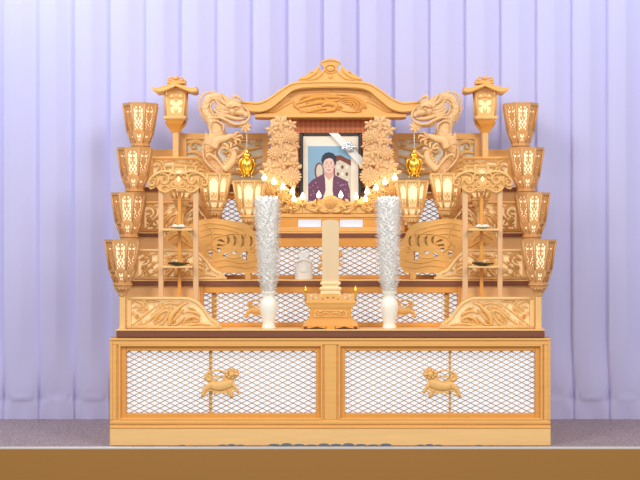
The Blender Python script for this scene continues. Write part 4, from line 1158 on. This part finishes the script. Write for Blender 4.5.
# ------------------------------------------------------------- cloud boards
def cloud(label, labelr):
    d = .296
    foot = 240+(CZ-TOPS[1])/s(d)
    t = thing('cloud_board', P(226, foot, d), label, 'cloud carving', 'cloud boards on the second shelf')
    out = [(165, 236), (170, 231), (178, 228.5), (188, 226), (195, 221.5), (202, 219.4), (214, 218.6), (224, 219.6), (238, 221.6), (247, 224), (253, 230), (257, 238), (262, 246), (262, 256), (261, 265), (257, 273), (222, 273), (214, 269), (207, 262), (200, 254), (190, 251.5), (180, 248), (172, 245), (166, 241)]
    crs = []
    for xr_, yc, hh, w_ in ((253.2, 241.2, 6.2, 3.4), (246.0, 241.0, 6.2, 5.0), (237.8, 240.6, 5.4, 4.6), (230.4, 240.2, 4.2, 3.6)):
        T_ = [-1+i/5 for i in range(11)]
        crs.append([(xr_-w_*(1-math.cos(t*PI/2)**.8 if abs(t) < 1 else 1)-.2, yc+hh*t) for t in T_] + [(xr_-w_-.35*w_*0+(w_*.25)*math.cos(t*PI/2)-.2, yc+hh*t*.98) for t in T_[::-1][1:-1]])
    crs.append([(217, 240.0), (221, 239.0), (226, 242.4), (222, 242.2)])
    crs.append([(216.4, 246.2), (217.6, 243.8), (222, 244.4), (227, 243.6), (223, 246.4), (219.4, 246.0)][::-1])
    thru = [[(216.5, 248.1), (219, 247.4), (221, 249), (219, 252), (217.6, 250.6)], [(208, 252), (211, 250.8), (213, 253.6), (210, 255.6)], [(222.6, 255.6), (226, 252.6), (228.6, 254.6), (225, 257.6)],
            [(231, 252.4), (235, 251.2), (237.8, 252.6), (234, 254.0)], [(240, 256), (243, 252.6), (244.5, 250.8), (248, 252), (246.6, 255), (247, 260), (244.6, 261), (243.4, 257.4)], [(209.4, 258.6), (211, 258), (211.4, 260), (210, 260.6)]]
    m = MB(); m.prism(out, d, .012, crs + thru); m.build('front_board', CLOUDW, t)
    m = MB(); m.prism([(a, c+ (.6 if c < 240 else -.3)) for a, c in out], d+.022, .010, thru); m.build('rear_board', CLOUDW, t)
    m = MB(); st = lambda p, w, h=.9: m.sw(p, w, d, h)
    st([(198, 226), (208, 223.4), (220, 224), (232, 226.5), (243, 230), (251, 237)], [.3, .6, .7, .6, .4])
    st([(201, 231), (212, 228), (224, 229), (236, 232), (246, 236)], [.3, .6, .6, .3])
    st([(200, 238), (210, 234), (220, 234), (230, 236)], [.3, .6, .6, .3])
    st([(205, 224), (212, 232), (211, 241), (206, 247)], [.3, .6, .6, .3])
    st([(213, 247.5), (211, 243), (214, 238.2), (221, 235.6), (233, 233.8), (246, 234.4)], [.5, .9, .9, .7, .6, .3], 1.3)
    st([(206, 251.5), (212, 248.6), (216, 250.5), (218, 252.6)], [.4, .9, 1, .5], 1.2)
    st([(214, 262), (226, 260), (240, 263), (256, 261)], [.3, .6, .6, .3]); st([(218, 267.5), (232, 265.5), (246, 268), (257, 266)], [.3, .6, .6, .3])
    st([(226, 256.8), (234, 258.2), (241, 257)], [.3, .8, .3]); m.curl(253, 250, 3.6, 1.2, 1, 1, .7, d, 1)
    st([(168, 240), (176, 234), (184, 236), (188, 242), (184, 246)], [.5, 1.2, 1.3, 1, .4], 1.4); st([(176, 244), (182, 241), (190, 246), (198, 247)], [.5, 1, 1, .4], 1.2)
    m.build('engraved_waves', CLOUDW, t)
    for a in (206, 248):
        m = MB(); m.box(X(a-3, d), X(a+3, d), d-.006, d+.046, TOPS[1], Z(272.5 if a > 220 else 258, d), .003); m.build('foot_block', WOOD, t)
    mirror(t, labelr)
cloud('flat cut-out board of billowing clouds left of the tablet, behind the white flowers', 'flat cut-out board of billowing clouds right of the tablet, behind the white flowers')

# ------------------------------------------------------------- display stands with dishes
def stand(label, labelr):
    d = .14; k = s(d); t = thing('display_stand', (X(178.3, d), d, TOPS[0]), label, 'display stand', 'openwork display stands')
    for a, c in ((158.3, 163.3), (193.0, 198.4)):
        m = MB(); m.box(X(a, d), X(c, d), d, d+.022, TOPS[0], Z(187, d), .003); m.build('post', POSTW, t)
    m = MB(); m.box(X(176.8, d), X(180.2, d), d+.045, d+.06, TOPS[0], Z(192, d), .002); tag(m.build('post', HONEY, t), 'slender darker middle post')
    for y in (228.6, 265.6):
        m = MB(); m.box(X(163.3, d), X(193, d), d-.06, d+.045, Z(y+2.2, d), Z(y, d), .002)
        for sx, e in ((163.3, 1), (193, -1)):
            m.prism([(sx, y+2.2), (sx+e*6, y+2.2), (sx+e*3.4, y+4), (sx+e*1.4, y+8.6), (sx, y+10)], d+.008, .008)
        m.build('shelf', PALE, t)
    m = MB(); D = d-.006                                   # cloud crest
    half = [(147.5, 186), (150.5, 189.4), (154.5, 188), (156, 184.5), (158.5, 190.5), (165, 193.5), (171, 190.5), (173, 187), (178.3, 186.8)]
    top = [(178.3, 173), (173.5, 171.5), (169, 172.5), (165, 170.4), (158.5, 172), (155.5, 175.5), (150.5, 177.5), (148.5, 181), (149.5, 183.5)]
    full = half + [(356.6-a, c) for a, c in half[::-1]][1:] + [(356.6-a, c) for a, c in top[::-1]] + top[1:]
    holes = []
    for f in (lambda a: a, lambda a: 356.6-a):
        holes += [[(f(161), 179), (f(163.6), 176.2), (f(166.6), 178.8), (f(164), 182)], [(f(163), 184.8), (f(166.5), 183.6), (f(168.6), 186), (f(165.5), 187.6)], [(f(153.4), 181.4), (f(156), 180.2), (f(156.4), 183)]]
    holes.append([(176, 179), (178.3, 175.8), (180.6, 179), (178.3, 182.4)])
    m.prism(full, d-.001, .014, holes)
    for f, g in ((lambda a: a, 1), (lambda a: 356.6-a, -1)):
        a0 = 0 if g > 0 else PI
        m.curl(f(164), 180, 6.8, 1.0, a0+2.2*g, -g, 1.3, D, 2); m.curl(f(152.3), 183, 4.2, 1.2, a0+1.2*g, g, 1.2, D, 2)
        m.curl(f(172), 177, 4.2, 1.1, a0, g, 1.2, D, 2); m.curl(f(166), 188.5, 3.8, 1.1, a0+3*g, -g, 1.1, D, 2); m.curl(f(174.5), 185, 3.2, 1.0, a0+2*g, g, 1.0, D, 2)
        m.sw([(f(149), 180), (f(154), 175.5), (f(160), 172.4), (f(167), 171.6), (f(173), 173.2), (f(178.3), 174)], [.8, 1.4, 1.5, 1.4, 1.2, 1], D, 2)
        m.sw([(f(157), 186), (f(160), 190), (f(166), 192.2), (f(172), 189), (f(178.3), 188.4)], [.7, 1.2, 1.3, 1.1, .8], D, 2)
        m.sw([(f(157), 176), (f(158.4), 181), (f(157), 185.4)], [.6, 1.3, .5], D, 2)
    m.build('cloud_crest', CARVE, t)
    return mirror(t, labelr)
POSTW = mat('pale_rosy_post_wood', srgb(226, 180, 132), .5, grain=.04, gscale=(50, 30, 3))
stand('slim two-shelf stand with a cloud crest on the left of the altar', 'slim two-shelf stand with a cloud crest on the right of the altar')
def dish(px, y, mtl, lab, kind):
    d = .12; k = s(d); z = Z(y, .14)+.0005; c = Vector((X(px, d), d, z))
    t = thing('offering_dish', c, lab, 'dish', 'offering dishes on the stands')
    m = MB()
    if kind == 0:
        m.lathe(c, [(.022, 0), (.026, .003), (.056, .010), (.060, .013), (.054, .012), (.02, .006)], 24); m.build('bowl', mtl, t)
        m = MB()
        for dx, r in ((.018, .024), (-.022, .018)): m.lathe((c.x+dx, c.y, z+.008), [(r, 0), (r*1.05, .006), (r*.8, .014), (r*.3, .018)], 14)
        m.build('offering', DISHW if dx else PALE, t)
    else:
        m.lathe(c, [(.028, 0), (.032, .003), (.058, .009), (.061, .013), (.055, .012), (.03, .006)], 24); m.build('bowl', mtl, t)
        m = MB(); m.tube([c+Vector((-.068, 0, .016)), c+Vector((-.02, 0, .018)), c+Vector((.03, 0, .013)), c+Vector((.072, 0, .015))], [.005, .006, .005, .004], 8); m.build('rim_band', mtl, t)
    return t
dish(178.5, 228.6, DISHW, 'small white dish on the upper shelf of the left stand', 0)
dish(178.5, 265.6, DISHD, 'shallow dark dish on the lower shelf of the left stand', 1)
dish(482.5, 228.6, DISHW, 'small white dish on the upper shelf of the right stand', 0)
dish(482.5, 265.6, DISHD, 'shallow dark dish on the lower shelf of the right stand', 1)

# small dark white-edged fitting between the inner lanterns
def fitting():
    d = .735; t = thing('socket_plate', P(232.2, 193.4, d), 'small dark socket plate with white edges between the left arch-windowed lanterns', 'socket plate', 'socket plates')
    d = .722
    m = MB(); m.pbox(229.9, 184.2, 234.5, 192.4, d, d+.008, .001); m.build('plate', BROWN, t)
    m = MB(); m.pbox(229.6, 182.8, 234.8, 184.4, d-.003, d+.008, .001); m.pbox(229.6, 192.0, 234.8, 193.4, d-.003, d+.008, .001); m.build('edge', DISHW, t)
    mirror(t, 'small dark socket plate with white edges between the right arch-windowed lanterns')
fitting()

# ------------------------------------------------------------- light
def area(name, loc, target, size, power, col=(1, 1, 1), sy=None):
    l = bpy.data.lights.new(name, 'AREA'); l.energy = power; l.color = col; l.size = size
    if sy: l.shape = 'RECTANGLE'; l.size_y = sy
    o = bpy.data.objects.new(name, l); COL.objects.link(o); o.location = loc
    o.rotation_euler = (Vector(target)-Vector(loc)).to_track_quat('-Z', 'Y').to_euler()
    return o
area('ceiling_and_fill_light', (-3.2, -4.6, 5.0), (0, .4, 1.0), 2.4, 245, (1, .975, .94))
area('ceiling_and_fill_light', (3.2, -4.6, 5.0), (0, .4, 1.0), 2.4, 225, (1, .975, .94))
area('ceiling_and_fill_light', (0, -9.5, 3.6), (0, .4, 1.2), 3.0, 130, (1, .98, .95))  # frontal fill added behind the camera to brighten the altar, no ceiling fixture
area('curtain_fill_light', (-2.3, .15, 4.3), (.6, 1.2, 1.3), 2.0, 46, (.62, .82, 1.0), .4)  # cool lamp added to brighten the curtain and graze its pleats
area('curtain_fill_light', (2.3, .15, 4.3), (2.0, 1.2, 1.0), 2.0, 15, (.62, .82, 1.0), .4)  # weaker cool lamp added to lift the dimmer right half of the curtain
w = bpy.data.worlds.new('hall_air'); SC.world = w; w.use_nodes = True
w.node_tree.nodes['Background'].inputs['Color'].default_value = (.93, .94, 1.0, 1)
w.node_tree.nodes['Background'].inputs['Strength'].default_value = .46

cam = bpy.data.cameras.new('camera'); co = bpy.data.objects.new('camera', cam); COL.objects.link(co)
co.location = (0, -DIST, CZ); co.rotation_euler = (PI/2, 0, 0)
cam.sensor_width = 36; cam.lens = 36*DIST/(640*K); cam.shift_x = -10.5/640
SC.camera = co
SC.view_settings.view_transform = 'Standard'; SC.view_settings.look = 'None'; SC.view_settings.gamma = 1
SC.view_settings.use_curve_mapping = False; SC.view_settings.exposure = -0.12
